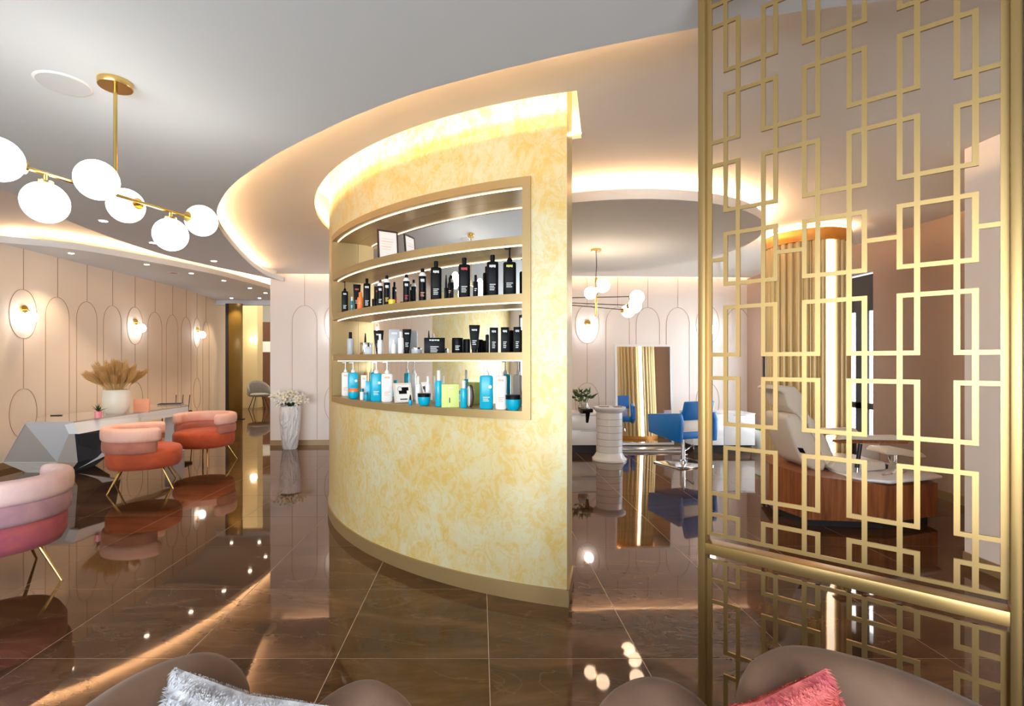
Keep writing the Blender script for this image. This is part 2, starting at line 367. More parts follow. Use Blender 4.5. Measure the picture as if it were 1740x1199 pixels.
# slot light box round the curved wall
g = MB(); g.arcbox(WC, 3.16, 3.20, 168, 258, ZR + .03, 3.45); g.arcbox(WC, 2.24, 2.28, 168, 258, ZR + .03, 3.45); g.arcbox(WC, 2.28, 3.16, 258, 258.6, ZR + .03, 3.45, .6)
struct(g, 'trim_light_slot', M_REC)
g = MB().arcbox(WC, 3.05, 3.075, 170, 256, ZR + .035, ZR + .055); tag(g.build('led_strip', M_LEDS), 'warm light strip in the ceiling slot in front of the gold wall', 'led strip')
g = MB().arcbox(WC, 2.34, 2.365, 175, 256, ZR + .035, ZR + .055); tag(g.build('led_strip', M_LEDS), 'warm light strip in the ceiling slot behind the gold wall', 'led strip')
# suspended disc
DC = (1.36, 5.86); DR = 1.72
g = MB(); g.lathe([(DR, 2.80), (DR, 2.885)], 96, DC); struct(g, 'ceiling_disc', M_REC, smooth=True, angle=30)
g = MB(); g.tube([(DC[0] + (DR - .11) * math.cos(a * PI / 48), DC[1] + (DR - .11) * math.sin(a * PI / 48), 2.893) for a in range(96)], .006, 4, True)
tag(g.build('led_strip', M_LED), 'warm light strip ringing the top of the round suspended ceiling disc', 'led strip')
g = MB(); g.lathe([(1.2, 2.885), (1.2, ZR + .01)], 48, DC); struct(g, 'ceiling_disc_hanger', M_REC, smooth=True, angle=30)

# ------------------------------------------------------------------ walls
def wpath(P):
    L = [0]
    for a, b_ in zip(P, P[1:]): L.append(L[-1] + math.dist(a, b_))
    def at(s, off=0):
        for i in range(len(P) - 1):
            if s <= L[i + 1] or i == len(P) - 2:
                t = (s - L[i]) / (L[i + 1] - L[i]); d = ((P[i + 1][0] - P[i][0]) / (L[i + 1] - L[i]), (P[i + 1][1] - P[i][1]) / (L[i + 1] - L[i]))
                return (P[i][0] + d[0] * t * (L[i + 1] - L[i]) + d[1] * off, P[i][1] + d[1] * t * (L[i + 1] - L[i]) - d[0] * off)
    return at, L
def wallstrip(P, thick, z0, z1):
    mb = MB(); Q = offset(P, thick)
    for i in range(len(P) - 1): mb.prism([P[i], P[i + 1], Q[i + 1], Q[i]], z0, z1)
    return mb
LW = [(-6.45, 2.6), (-6.45, 10.5), (-6.52, 11.3), (-6.66, 12.1), (-6.98, 13.75)]
wl = struct(wallstrip(LW, 0.15, 0, ZL), 'wall_left', M_WALL)
BW = [(-3.65, 8.72), (5.05, 9.17)]
wb = struct(wallstrip(BW, 0.18, 0, 3.25), 'wall_back', M_WALLP)
g = MB().box(-3.63, -3.45, 8.75, 13.2, 0, ZL); struct(g, 'wall_passage', M_WALLP)
def skirt(P, name, parent=None, h=.09):
    mb = MB(); Q = offset(P, -0.014)
    for i in range(len(P) - 1): mb.prism([P[i], P[i + 1], Q[i + 1], Q[i]], 0, h)
    return struct(mb, name, M_SKIRT)
skirt(LW, 'baseboard_left'); skirt(BW, 'baseboard_back')
MR = .0035
g = MB().tube([(-3.5, 8.722 - .15, ZR + .042), (5.0, 9.162 - .15, ZR + .042)], .007, 4)
M_LEDW = mat('led_wall_line', (1, .9, .8), .5, emit=(1.0, .76, .50), es=200)
tag(g.build('led_strip', M_LEDW), 'thin warm light line along the top of the blush back wall', 'led strip')
def mould(wall, P, kind, s, top, m=M_MOULD):
    at, L = wpath(P); R_ = .215; o_ = .003
    def pt(ds, z): p = at(s + ds, o_); return (p[0], p[1], z)
    mb = MB(); 
    if kind == 'arch':
        mb.tube([pt(0, top), pt(0, 2.44)], MR, 4)
        pts = [pt(-R_, .09)] + [pt(-R_ * math.cos(a * PI / 20), 2.14 + .30 * math.sin(a * PI / 20)) for a in range(21)] + [pt(R_, .09)]
        mb.tube(pts, MR, 4)
    else:
        mb.tube([pt(0, top), pt(0, 2.47)], MR, 4); mb.tube([pt(0, 1.79), pt(0, 1.08)], MR, 4); mb.tube([pt(0, .38), pt(0, .09)], MR, 4)
        for zc in (2.13, .73):
            mb.tube([pt(R_ * math.copysign(abs(math.cos(a)) ** .9, math.cos(a)), zc + .345 * math.sin(a)) for a in [2 * PI * q / 36 for q in range(36)]], MR, 4, True)
    mb.build('arch_moulding' if kind == 'arch' else 'oval_moulding', m, wall)
for k in range(-5, 10):
    s = 7.07 - 2.6 + k * .573
    if k > 9 or s < 0.3: continue
    mould(wl, LW, 'oval' if k % 4 == 0 else 'arch', s, ZL if s < 3.7 else ZS)
for k in range(-10, 9):
    s = 1.945 + 3.65 + k * .556
    if .3 < s < 8.6: mould(wb, BW, 'oval' if k % 4 == 0 else 'arch', s, ZR)
# right wall (shade painted in as taupe) with the side window, near right wall, wall behind the camera
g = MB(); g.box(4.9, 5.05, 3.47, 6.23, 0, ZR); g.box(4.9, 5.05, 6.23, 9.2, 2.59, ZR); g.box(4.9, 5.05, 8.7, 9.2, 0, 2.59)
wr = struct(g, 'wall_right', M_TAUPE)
g = MB().box(4.885, 4.9, 3.6, 6.23, 0, .09); struct(g, 'baseboard_right', M_SKIRT)
g = MB(); g.box(3.49, 3.62, -3.7, 3.6, 0, ZR); g.box(3.62, 4.9, 3.47, 3.6, 0, ZR); struct(g, 'wall_near_right', M_WALLP)
g = MB().box(3.476, 3.49, -3.7, 3.6, 0, .09); struct(g, 'baseboard_near_right', M_SKIRT)
win = MB(); win.box(4.93, 4.99, 6.23, 8.7, 2.1, 2.56)
for y0, y1 in ((6.23, 6.27), (6.40, 6.56), (7.5, 7.58), (8.64, 8.7)): win.box(4.93, 4.99, y0, y1, 0, 2.1)
win.box(4.93, 4.99, 6.23, 8.7, .85, .93); win.box(4.93, 4.99, 6.23, 8.7, 0, .08)
wn = struct(win, 'window_1', M_BLACKM); MB().box(4.955, 4.96, 6.25, 8.66, .05, 2.15).build('pane', M_GLASS, wn)
# behind the camera: shop front
g = MB(); g.box(-6.6, 3.6, -3.7, -3.55, 2.6, ZL); g.box(-6.6, 3.6, -3.7, -3.55, 0, .25)
for x0, x1 in ((-6.6, -5.6), (1.6, 3.6)): g.box(x0, x1, -3.7, -3.55, .25, 2.6)
struct(g, 'wall_front', M_WALLP)
g = MB()
for x in (-5.6, -4.2, -2.8, -1.4, 0, 1.55): g.box(x, x + .07, -3.68, -3.58, .25, 2.6)
g.box(-5.6, 1.6, -3.68, -3.58, 1.9, 1.97); g.box(-5.6, 1.6, -3.68, -3.58, .25, .32); g.box(-5.6, 1.6, -3.68, -3.58, 2.53, 2.6)
wf = struct(g, 'window_2', M_BLACKM)
g = MB().box(-6.6, -6.45, -3.7, 2.6, 0, ZL); struct(g, 'wall_gold_side', M_STUC)
# ------------------------------------------------------------------ curved gold wall with niche
A0, A1 = 175, 254.7; NA0, NA1 = 206.0, 250.4; Z0, Z1 = 1.10, 2.575
g = MB()
g.arcbox(WC, 2.523, WR, A0, A1, 0, Z0); g.arcbox(WC, 2.523, WR, A0, A1, Z1, 3.45)
g.arcbox(WC, 2.523, WR, A0, NA0, Z0, Z1); g.arcbox(WC, 2.523, WR, NA1, A1, Z0, Z1); g.arcbox(WC, 2.523, 2.655, NA0, NA1, Z0, Z1)
wc = struct(g, 'wall_curved', M_STUC, smooth=True, angle=25)
g = MB(); g.arcbox(WC, WR, WR + .012, A0, A1 + .24, 0, .10, 1); g.arcbox(WC, 2.511, WR + .012, A1, A1 + .24, 0, .10)
struct(g, 'baseboard_curved', M_FRAME, smooth=True, angle=25)
TH = .052
niche = thing('display_niche', 'curved champagne shelf unit with lit boards set into the gold stucco wall', 'shelf', (WC[0], WC[1], 0))
O = (0, 0); ta = math.degrees(TH / WR)
def rb(z0, z1, r0=2.665, r1=WR + .014): return MB().arcbox(O, r0, r1, NA0 + ta, NA1 - ta, z0, z1, 1)
g = MB(); g.arcbox(O, 2.665, WR + .016, NA0, NA1, Z1 - TH, Z1, 1); g.arcbox(O, 2.665, WR + .016, NA0, NA1, Z0, Z0 + TH, 1)
g.arcbox(O, 2.665, WR + .016, NA0, NA0 + ta * .5, Z0 + TH, Z1 - TH, .5); g.arcbox(O, 2.665, WR + .016, NA1 - ta, NA1, Z0 + TH, Z1 - TH, .5)
g.build('frame', M_FRAME, niche, smooth=True, angle=25)
SH = [2.22, 1.868, 1.51, Z0 + TH]
for z in SH[:3]: MB().arcbox(O, 2.665, WR + .010, NA0 + ta * .5, NA1 - ta, z - .048, z, 1).build('shelf_board', M_FRAME, niche, smooth=True, angle=25)
for z in (Z1 - TH, SH[0] - .048, SH[1] - .048, SH[2] - .048):
    MB().arcbox(O, WR - .034, WR - .028, NA0 + ta, NA1 - ta, z - .006, z - .0005, 1).build('led_line', M_LEDN, niche)
mb = MB(); k = 60
vs = []; 
for i in range(k + 1):
    a = math.radians(NA0 + .2 + (NA1 - NA0 - .4) * i / k); vs += [(2.664 * math.cos(a), 2.664 * math.sin(a), Z0 + .02), (2.664 * math.cos(a), 2.664 * math.sin(a), Z1 - .02)]
mb.add(vs, [(2 * i, 2 * i + 2, 2 * i + 3, 2 * i + 1) for i in range(k)]).build('mirror_back', M_MIRROR, niche, smooth=True)

def onarc(px, r):
    d = Vector(((px - CX) / F, 1.0)); c = Vector(WC); a = d.dot(d); b_ = -2 * d.dot(c); q = c.dot(c) - r * r
    t = (-b_ - math.sqrt(max(0, b_ * b_ - 4 * a * q))) / (2 * a); p = d * t
    return p.x, p.y
# ------------------------------------------------------------------ products
def bars(parent, y, z, w_, n=3, m=None, h=.006):
    mb = MB()
    for i in range(n): mb.box(-w_ / 2, w_ / 2 * (1, .5, .75, .6)[i % 4], -y - .0012, -y, z - i * h * 1.9, z - i * h * 1.9 + h * .75)
    mb.build('print', m or M_PRINT, parent)
def logo(parent, y, z, w_, h, m):
    mb = MB(); k = 4
    for i in range(k):
        x0 = -w_ / 2 + i * w_ / k; mb.box(x0, x0 + w_ / k * .82, -y - .0014, -y, z - h / 2 * (1 if i % 2 else .7), z + h / 2)
    mb.build('logo', m, parent)
def rr(r, z0, z1, b_=.004): return [(r * .82, z0), (r, z0 + b_), (r, z1 - b_ * 1.5), (r * .9, z1 - b_ * .4), (r * .55, z1)]
def product(kind, px0, px1, ytop, z, r, label, cat, name, group, m=M_BLACK, cap=M_BLACK, lg=None, ybase=None):
    px = (px0 + px1) / 2; x, y = onarc(px, r); W = (px1 - px0) / F * y / math.sqrt(1 + ((px - CX) / F) ** 2)
    H = EYE + (CY - ytop) / F * y - z; W = max(W * (1.1 if kind in ('pump', 'cap') else 1.0), .012)
    face = math.atan2(-x, y) if kind != 'box' else math.atan2(-x, y) * .8
    t = thing(name, label, cat, (x, y, z), face, group); R_ = W / 2
    if kind == 'pump':
        hb = H * .70; g = MB().lathe(rr(R_, 0, hb, .008), 28, sx=1, sy=.62, sq=.45); g.build('body', m, t, smooth=True)
        g = MB().lathe([(R_ * .42, hb), (R_ * .42, hb + H * .05), (R_ * .2, hb + H * .09), (R_ * .13, hb + H * .1), (R_ * .13, H - .008), (R_ * .2, H - .006), (R_ * .2, H)], 12)
        g.box(-R_ * .8, R_ * .1, -R_ * .13, R_ * .13, H - .009, H - .002); g.build('pump', cap, t, smooth=True)
        D = R_ * .62
        if lg: logo(t, D, hb * .86, W * .5, hb * .07, lg)
        bars(t, D, hb * .34, W * .5, 3, M_PRINT if m is not M_WHITEP else M_PRINTO)
        if m is M_CYAN: MB().sphere((R_ * .55, -D, hb * .66), R_ * .26, 14, 8, (1, .12, 1)).build('emblem', M_WHITEP, t, smooth=True)
    elif kind == 'cap':
        hb = H * .84; g = MB().lathe(rr(R_, 0, hb, .008), 28, sy=.6, sq=.45); g.build('body', m, t, smooth=True)
        MB().lathe([(R_ * .4, hb), (R_ * .42, H - .004), (R_ * .3, H)], 14).build('cap', cap, t, smooth=True)
        if lg: logo(t, R_ * .6, hb * .85, W * .55, hb * .075, lg)
        bars(t, R_ * .6, hb * .32, W * .5, 4)
    elif kind == 'spray':
        hb = H * .76; MB().lathe([(R_ * .96, 0), (R_, .004), (R_, hb)], 24).build('body', m, t, smooth=True)
        MB().lathe([(R_, hb), (R_ * .95, hb + H * .05), (R_ * .6, hb + H * .11), (R_ * .5, hb + H * .12)], 24).build('shoulder', M_WHITEP, t, smooth=True)
        MB().lathe([(R_ * .5, hb + H * .12), (R_ * .5, H - .004), (R_ * .3, H)], 14).build('nozzle', cap, t, smooth=True)
        logo(t, R_ * .99, hb * .82, W * .5, hb * .12, M_PRINT); bars(t, R_ * .99, hb * .33, W * .5, 3, lg or M_PRINT)
    elif kind == 'bottle':
        hb = H * .72; MB().lathe(rr(R_, 0, hb, .005), 20, sy=.8).build('body', m, t, smooth=True)
        MB().lathe([(R_ * .5, hb - .002), (R_ * .5, H - .003), (R_ * .4, H)], 14).build('cap', cap, t, smooth=True)
        if lg: bars(t, R_ * .8, hb * .5, W * .5, 2, lg)
    elif kind == 'dropper':
        hb = H * .5; MB().lathe(rr(R_, 0, hb, .003), 16).build('body', m, t, smooth=True)
        MB().lathe([(R_ * .6, hb - .001), (R_ * .55, hb + H * .2), (R_ * .25, H)], 10).build('cap', cap, t, smooth=True)
    elif kind == 'tube':
        mb = MB(); D = R_ * .45; vs = []
        for zz, hw, hd in ((H * .12, R_ * .55, D), (H * .5, R_ * .8, D * .8), (H - .012, R_, .004), (H, R_, .003)):
            vs += [(-hw, -hd, zz), (hw, -hd, zz), (hw, hd, zz), (-hw, hd, zz)]
        mb.add(vs, [(0, 3, 2, 1), (12, 13, 14, 15)] + [(4 * i + j, 4 * i + (j + 1) % 4, 4 * i + 4 + (j + 1) % 4, 4 * i + 4 + j) for i in range(3) for j in range(4)])
        mb.build('body', m, t, bevel=.002); MB().lathe([(R_ * .5, 0), (R_ * .5, H * .12)], 16, sy=.85).build('cap', cap, t, smooth=True)
        logo(t, .008, H * .82, W * .5, H * .06, lg or M_PRINT)
        bars(t, R_ * .42, H * .42, W * .38, 3)
    elif kind == 'jar':
        hb = H * .72; MB().lathe([(R_ * .55, 0), (R_ * .78, H * .1), (R_ * .95, H * .35), (R_ * .98, hb)] if m is M_CYAN else [(R_ * .96, 0), (R_, .004), (R_, hb)], 28).build('body', m, t, smooth=True)
        MB().lathe([(R_, hb), (R_, H - .003), (R_ * .96, H)], 28).build('lid', cap, t, smooth=True)
        if lg: bars(t, R_ * .99, hb * .6, W * .4, 3, lg)
    elif kind == 'box':
        D = min(.04, W * .4); MB().box(-R_, R_, -D, D, 0, H).build('carton', m, t, bevel=.0012)
        if lg: logo(t, D + .0005, H * .84, W * .5, H * .09, lg)
        if m is M_BLACK: bars(t, D + .0005, H * .40, W * .4, 4)
        if m is M_LIME: bars(t, D + .0005, H * .85, W * .3, 1); MB().box(-R_ * .12, -R_ * .02, -D - .0015, -D, H * .2, H * .42).build('print', M_BLACK, t)
    return t
G1, G2, G3 = 'hair care bottles on the second shelf of the niche', 'products on the third shelf of the niche', 'products on the bottom shelf of the niche'
P2 = [
 ('pump', 581, 591, 478, 2.83, 'black pump bottle at the far left end of the second shelf', 'bottle', 'pump_bottle', M_BLACK, M_BLACK, M_PRINT),
 ('bottle', 595, 601, 504, 2.84, 'tiny dark vial right beside the leftmost black pump bottle', 'bottle', 'vial', M_TEAL, M_PRINT, M_PRINT),
 ('tube', 600, 613, 483, 2.76, 'black flared tube with red print behind the orange bottle', 'tube', 'cream_tube', M_BLACK, M_BLACK, M_RED),
 ('bottle', 607, 617, 496.5, 2.845, 'orange cylinder bottle on the second shelf', 'bottle', 'orange_bottle', M_ORANGE, M_ORANGE, None),
 ('cap', 618, 629, 473, 2.80, 'slim tall black bottle right of the orange one', 'bottle', 'slim_bottle', M_BLACK, M_BLACK, M_PRINT),
 ('jar', 632, 641, 508, 2.80, 'low black pot between slim bottle and white-shouldered spray', 'jar', 'small_pot', M_BLACK, M_BLACK, None),
 ('spray', 641, 651, 475, 2.82, 'shorter white-shouldered black spray can, leftmost spray can', 'bottle', 'spray_can', M_BLACK, M_DBROWN, M_PRINT),
 ('spray', 652, 663, 467.6, 2.80, 'white-shouldered black spray can with yellow print behind yellow pot', 'bottle', 'spray_can', M_BLACK, M_BLACK, M_YELLOW),
 ('jar', 660, 672, 509, 2.85, 'small bright yellow pot on the second shelf', 'jar', 'yellow_pot', M_YELLOW, M_YELLOW, None),
 ('spray', 685, 696.5, 466, 2.82, 'lone white-shouldered spray can with red square print', 'bottle', 'spray_can', M_BLACK, M_BLACK, M_RED),
 ('spray', 711.5, 724.5, 456, 2.83, 'tallest white-shouldered spray can with pinkish print, left of big black bottles', 'bottle', 'spray_can', M_BLACK, M_BLACK, M_PRINTO),
 ('cap', 732.6, 749.6, 443.5, 2.83, 'large black bottle with round cap, leftmost of the big ones', 'bottle', 'large_bottle', M_BLACK, M_BLACK, M_PRINT),
 ('dropper', 755, 761, 467, 2.80, 'thin dark dropper bottle beside small pink-printed bottle', 'bottle', 'dropper_bottle', M_BLACK, M_BLACK, None),
 ('bottle', 760.5, 768, 471, 2.83, 'small black bottle with pink print between two large bottles', 'bottle', 'small_bottle', M_BLACK, M_BLACK, M_PRINTO),
 ('cap', 780, 798, 438, 2.83, 'large black bottle with red and white emblem', 'bottle', 'large_bottle', M_BLACK, M_BLACK, M_RED),
 ('bottle', 804, 812.5, 467, 2.83, 'small black bottle with white print right of the red-emblem bottle', 'bottle', 'small_bottle', M_BLACK, M_BLACK, M_PRINT),
 ('cap', 828, 846, 433, 2.83, 'large black bottle with white emblem next to the big pump bottle', 'bottle', 'large_bottle', M_BLACK, M_BLACK, M_PRINT),
 ('pump', 856, 876, 421, 2.83, 'biggest black pump bottle with yellow emblem at right end', 'bottle', 'pump_bottle', M_BLACK, M_BLACK, M_PRINTY)]
P3 = [
 ('bottle', 590, 601, 564, 2.82, 'grey bottle with black cap at left end of third shelf', 'bottle', 'grey_bottle', M_GREY, M_BLACK, None),
 ('dropper', 617.5, 624, 566, 2.74, 'pointed black dropper bottle behind the silver jar', 'bottle', 'dropper_bottle', M_BLACK, M_BLACK, None),
 ('jar', 611.5, 633, 582, 2.80, 'wide silver jar on the third shelf', 'jar', 'silver_jar', M_SILVER, M_SILVER, None),
 ('box', 620, 633, 589, 2.855, 'little grey carton in front of the silver jar', 'box', 'carton', M_GREY, M_GREY, None),
 ('tube', 635, 652, 561, 2.77, 'black flared tube behind the small white bottle', 'tube', 'cream_tube', M_BLACK, M_BLACK, M_PRINT),
 ('bottle', 641.5, 650, 567.5, 2.84, 'small white bottle in front of the black tube', 'bottle', 'white_bottle', M_WHITEP, M_WHITEP, None),
 ('box', 661, 680, 560, 2.76, 'dark grey carton on the third shelf left of glaring bottle', 'box', 'carton', M_GREY, M_GREY, M_PRINT),
 ('bottle', 665, 673, 577, 2.84, 'short white bottle in front of the dark grey carton', 'bottle', 'white_bottle', M_WHITEP, M_WHITEP, None),
 ('bottle', 676, 686, 563, 2.84, 'bright white bottle catching the glare', 'bottle', 'white_bottle', M_WHITEP, M_WHITEP, None),
 ('tube', 684, 699, 559, 2.78, 'black tube behind the bright white bottle', 'tube', 'cream_tube', M_BLACK, M_BLACK, M_PRINT),
 ('jar', 699, 717, 590, 2.82, 'low smoky glass jar left of wide black box', 'jar', 'glass_jar', M_GREY, M_SILVER, None),
 ('box', 721, 756, 574, 2.81, 'wide black gift box with white emblem', 'box', 'gift_box', M_BLACK, M_BLACK, M_PRINT),
 ('jar', 768, 787, 574, 2.81, 'round black tub beside the wide black box', 'jar', 'black_tub', M_BLACK, M_BLACK, M_PRINT),
 ('jar', 788.6, 799, 576, 2.79, 'smaller round black tub left of the tall tube', 'jar', 'black_tub', M_BLACK, M_BLACK, None),
 ('tube', 797, 815.5, 552, 2.81, 'tall black flared tube, tallest item of third shelf', 'tube', 'cream_tube', M_BLACK, M_BLACK, M_PRINT),
 ('bottle', 825, 831, 556, 2.80, 'slim white-capped black bottle beside the three black cartons', 'bottle', 'slim_bottle', M_BLACK, M_WHITEP, None),
 ('box', 832, 846.5, 556.5, 2.82, 'black upright carton, left of the three in a row', 'box', 'carton', M_BLACK, M_BLACK, M_GREY),
 ('box', 851, 865, 556, 2.82, 'black upright carton with bright white emblem, middle of the three', 'box', 'carton', M_BLACK, M_BLACK, M_PRINT),
 ('box', 872.5, 885.5, 555.5, 2.82, 'black upright carton against right end of the niche', 'box', 'carton', M_BLACK, M_BLACK, M_GREY)]
P4 = [
 ('pump', 581, 593, 615, 2.80, 'white pump bottle at the left end of the bottom shelf', 'bottle', 'pump_bottle', M_WHITEP, M_WHITEP, M_PRINTO),
 ('pump', 592, 608, 615, 2.77, 'turquoise pump bottle behind the orange-rimmed bowl jar', 'bottle', 'pump_bottle', M_CYAN, M_WHITEP, None),
 ('jar', 591.5, 610.5, 660, 2.85, 'round turquoise jar with orange lid at left', 'jar', 'round_jar', M_CYAN, M_ORANGE, None),
 ('box', 613.5, 623, 637, 2.74, 'small white card behind the left turquoise bottles', 'box', 'small_carton', M_PAPER, M_PAPER, M_GREY),
 ('jar', 611.5, 618.5, 660, 2.84, 'tiny white pot with green lid on the bottom shelf', 'jar', 'small_pot', M_WHITEP, M_TEAL, None),
 ('jar', 618.6, 625.5, 666.6, 2.855, 'tiny turquoise pot with dark lid left of turquoise pump', 'jar', 'small_pot', M_CYAN, M_TEAL, None),
 ('box', 621.5, 630.5, 647, 2.80, 'narrow turquoise carton squeezed beside the turquoise pump bottle', 'box', 'small_carton', M_CYAN, M_CYAN, None),
 ('pump', 631, 648, 614, 2.82, 'turquoise pump bottle between turquoise carton and white pump bottle', 'bottle', 'pump_bottle', M_CYAN, M_WHITEP, None),
 ('pump', 649, 666.5, 614, 2.80, 'white pump bottle left of the small picture frame', 'bottle', 'pump_bottle', M_WHITEP, M_WHITEP, M_PRINTO),
 ('dropper', 694, 700.5, 670.5, 2.86, 'tiny turquoise dropper bottle in front of the picture frame', 'bottle', 'dropper_bottle', M_CYAN, M_BLACK, None),
 ('bottle', 706.6, 714.5, 639, 2.75, 'slim clear-white bottle behind the bowl-shaped jar, left one', 'bottle', 'slim_bottle', M_WHITEP, M_WHITEP, M_CYAN),
 ('bottle', 723, 731, 639, 2.75, 'slim clear-white bottle behind the bowl-shaped jar, right one', 'bottle', 'slim_bottle', M_WHITEP, M_WHITEP, M_CYAN),
 ('jar', 709.7, 732, 668, 2.85, 'bowl-shaped turquoise jar with dark lid mid shelf', 'jar', 'round_jar', M_CYAN, M_BLACK, None),
 ('bottle', 739.5, 751.4, 629, 2.84, 'slender turquoise bottle with white cap left of lime box', 'bottle', 'tall_bottle', M_CYAN, M_WHITEP, None),
 ('box', 750.5, 780, 652, 2.83, 'lime yellow square carton', 'box', 'lime_carton', M_LIME, M_LIME, None),
 ('bottle', 782, 794, 646, 2.845, 'short turquoise bottle with white top right of lime box', 'bottle', 'short_bottle', M_CYAN, M_WHITEP, None),
 ('pump', 816, 837, 613, 2.83, 'largest turquoise pump bottle with white dot, toward the right', 'bottle', 'pump_bottle', M_CYAN, M_WHITEP, None),
 ('pump', 842.5, 860, 613, 2.83, 'white pump bottle beside the right bowl-shaped jar', 'bottle', 'pump_bottle', M_WHITEP, M_WHITEP, M_PRINTO),
 ('jar', 859, 885, 670.5, 2.86, 'large bowl-shaped turquoise jar with dark lid at right end', 'jar', 'round_jar', M_CYAN, M_BLACK, None)]
for lst, z, G in ((P2, SH[1], G1), (P3, SH[2], G2), (P4, SH[3], G3)):
    for (kind, a, b_, yt, r, lab, cat, nm, m_, cp, lg) in lst: product(kind, a, b_, yt, z, r, lab, cat, nm, G, m_, cp, lg)
# brown round brush
x, y = onarc(800, 2.80); t = thing('round_brush', 'dark brown oval brush standing beside the short turquoise bottle', 'mirror', (x, y, SH[3]), -.2)
MB().sphere((0, 0, .075), .075, 20, 12, (.30, .18, 1)).build('back', M_DBROWN, t, smooth=True)
MB().sphere((-.012, -.006, .075), .068, 20, 12, (.25, .15, 1)).build('rim', M_CREAM, t, smooth=True)
def frame_stand(px, z, r, W, H, label, yaw, tilt, art):
    x, y = onarc(px, r); t = thing('picture_frame', label, 'picture frame', (x, y, z + .004), yaw); t.rotation_euler = (tilt, 0, yaw)
    g = MB()
    for a in ((-W / 2, W / 2, 0, .012), (-W / 2, W / 2, H - .012, H)): g.box(a[0], a[1], -.006, .006, a[2], a[3])
    for a in ((-W / 2, -W / 2 + .012), (W / 2 - .012, W / 2)): g.box(a[0], a[1], -.006, .006, .012, H - .012)
    g.build('frame', M_DBROWN if art == 0 else M_CREAM, t); MB().box(-W / 2 + .011, W / 2 - .011, -.003, .004, .011, H - .011).build('sheet', M_PAPER, t)
    MB().box(-W / 2 + .004, W / 2 - .004, .0062, .009, .004, H - .004).build('backing', M_DBROWN, t)
    if art == 0:
        for i in range(5): MB().box(-W * .3, W * .3 * (1 - .15 * i), -.0042, -.003, H * (.7 - .09 * i), H * (.7 - .09 * i) + .004).build('print', M_PRINTO if i % 2 else M_CREAM, t)
    else:
        for q in ((-.005, .045, .61, .78), (-.03, .03, .44, .61), (-.025, .03, .14, .19)): MB().box(q[0], q[1], -.0042, -.003, H * q[2], H * q[3]).build('print', M_BLACK, t)
        g = MB(); g.tube([(-.022 + .016 * math.cos(a * PI / 8), -.0036, H * .68 + .02 * math.sin(a * PI / 8)) for a in range(16)], .0012, 4, True); g.build('print', M_BLACK, t)
    return t
frame_stand(660, SH[0], 2.78, .165, .225, 'dark-framed certificate standing on the top shelf of the niche', .55, -.10, 0)
frame_stand(686, SH[3] , 2.79, .135, .145, 'cream tilted picture frame with black lettering on the bottom shelf', .5, -.28, 1)

# ------------------------------------------------------------------ divider screen
SL = Vector((.838, 1.85)); SR = Vector((1.420, 1.334)); sd = (SR - SL).normalized(); sn = Vector((-sd.y, sd.x)); ang = math.atan2(sd.y, sd.x)
scr = thing('divider_screen', 'tall gold metal divider screen with open rectangle lattice in the right foreground', 'screen', (SL.x, SL.y, 0), ang)
UL, UR = .021, .756
def sb(u0, u1, z0, z1, d0, d1, nm, bev=0): return MB().box(u0, u1, d0, d1, z0, z1).build(nm, M_SCREEN, scr, bevel=bev)
sb(-.020, .005, 0, 2.84, -.030, .030, 'post', .002); sb(.772, .795, 0, 2.84, -.030, .030, 'post', .002)
sb(.005, .772, .752, .792, -.030, .030, 'rail', .0015); sb(.005, .772, 2.80, 2.84, -.030, .030, 'rail', .0015); sb(.005, .772, .0, .03, -.030, .030, 'rail', .0015)
CZ = 1.822; BW2 = .0068; DD = .004; DD_ = [DD]
Al = [.345, .43, .852, .93]; Bl = [.09, .175, .595, .68]
def levels(t): return sorted([CZ + s * q for q in t for s in (-1, 1)])
Acol = {'b': .108, 'c': .188, 'f': .345, 'g': .427, 'j': .587, 'k': .671}; Bcol = {'a': .067, 'd': .225, 'e': .308, 'h': .465, 'i': .548, 'l': .708}
ZT, ZB = 2.80, .815
def lattice(mir):
    q = (lambda z: z) if not mir else (lambda z: 1.544 - z)
    lo = ZB; hi = ZT if not mir else 1.544 - .045
    def bx(u0, u1, z0, z1, nm='lattice_bar'):
        z0, z1 = max(z0, lo), min(z1, hi)
        if z1 - z0 < .004: return
        a, b_ = sorted((q(z0), q(z1))); sb(u0, u1, a, b_, -DD_[0], DD_[0], nm)
    DD_[0] = .0045
    bx(UL - .016, UL, lo, hi, 'lattice_frame'); bx(UR, UR + .016, lo, hi, 'lattice_frame')
    bx(UL, UR, lo, lo + .012, 'lattice_frame'); bx(UL, UR, hi - .012, hi, 'lattice_frame')
    DD_[0] = .004
    for cols, lv in ((Acol, levels(Al)), (Bcol, levels(Bl))):
        # gaps: between paired levels
        if cols is Acol: segs = [(0.4, lv[0]), (lv[1], lv[2]), (lv[3], lv[4]), (lv[5], lv[6]), (lv[7], 3.2)]
        else: segs = [(0.4, lv[0]), (lv[1], lv[2]), (lv[3], lv[4]), (lv[5], lv[6]), (lv[7], 3.2)]
        for u in cols.values():
            for z0, z1 in segs: bx(u - BW2, u + BW2, z0 - BW2, z1 + BW2)
    DD_[0] = .0037
    for z in levels(Al):
      for u0, u1 in ((UL, .108), (.188, .345), (.427, .587), (.671, UR)): bx(u0 + BW2 * (u0 != UL), u1 - BW2 * (u1 != UR), z - BW2, z + BW2)
    for z in levels(Bl):
        for u0, u1 in ((.067, .225), (.308, .465), (.548, .708)): bx(u0 + BW2, u1 - BW2, z - BW2, z + BW2)
    for u0, u1 in ((UL, .067), (.225, .308), (.465, .548), (.708, UR)): bx(u0 + BW2 * (u0 != UL), u1 - BW2 * (u1 != UR), CZ - BW2, CZ + BW2)
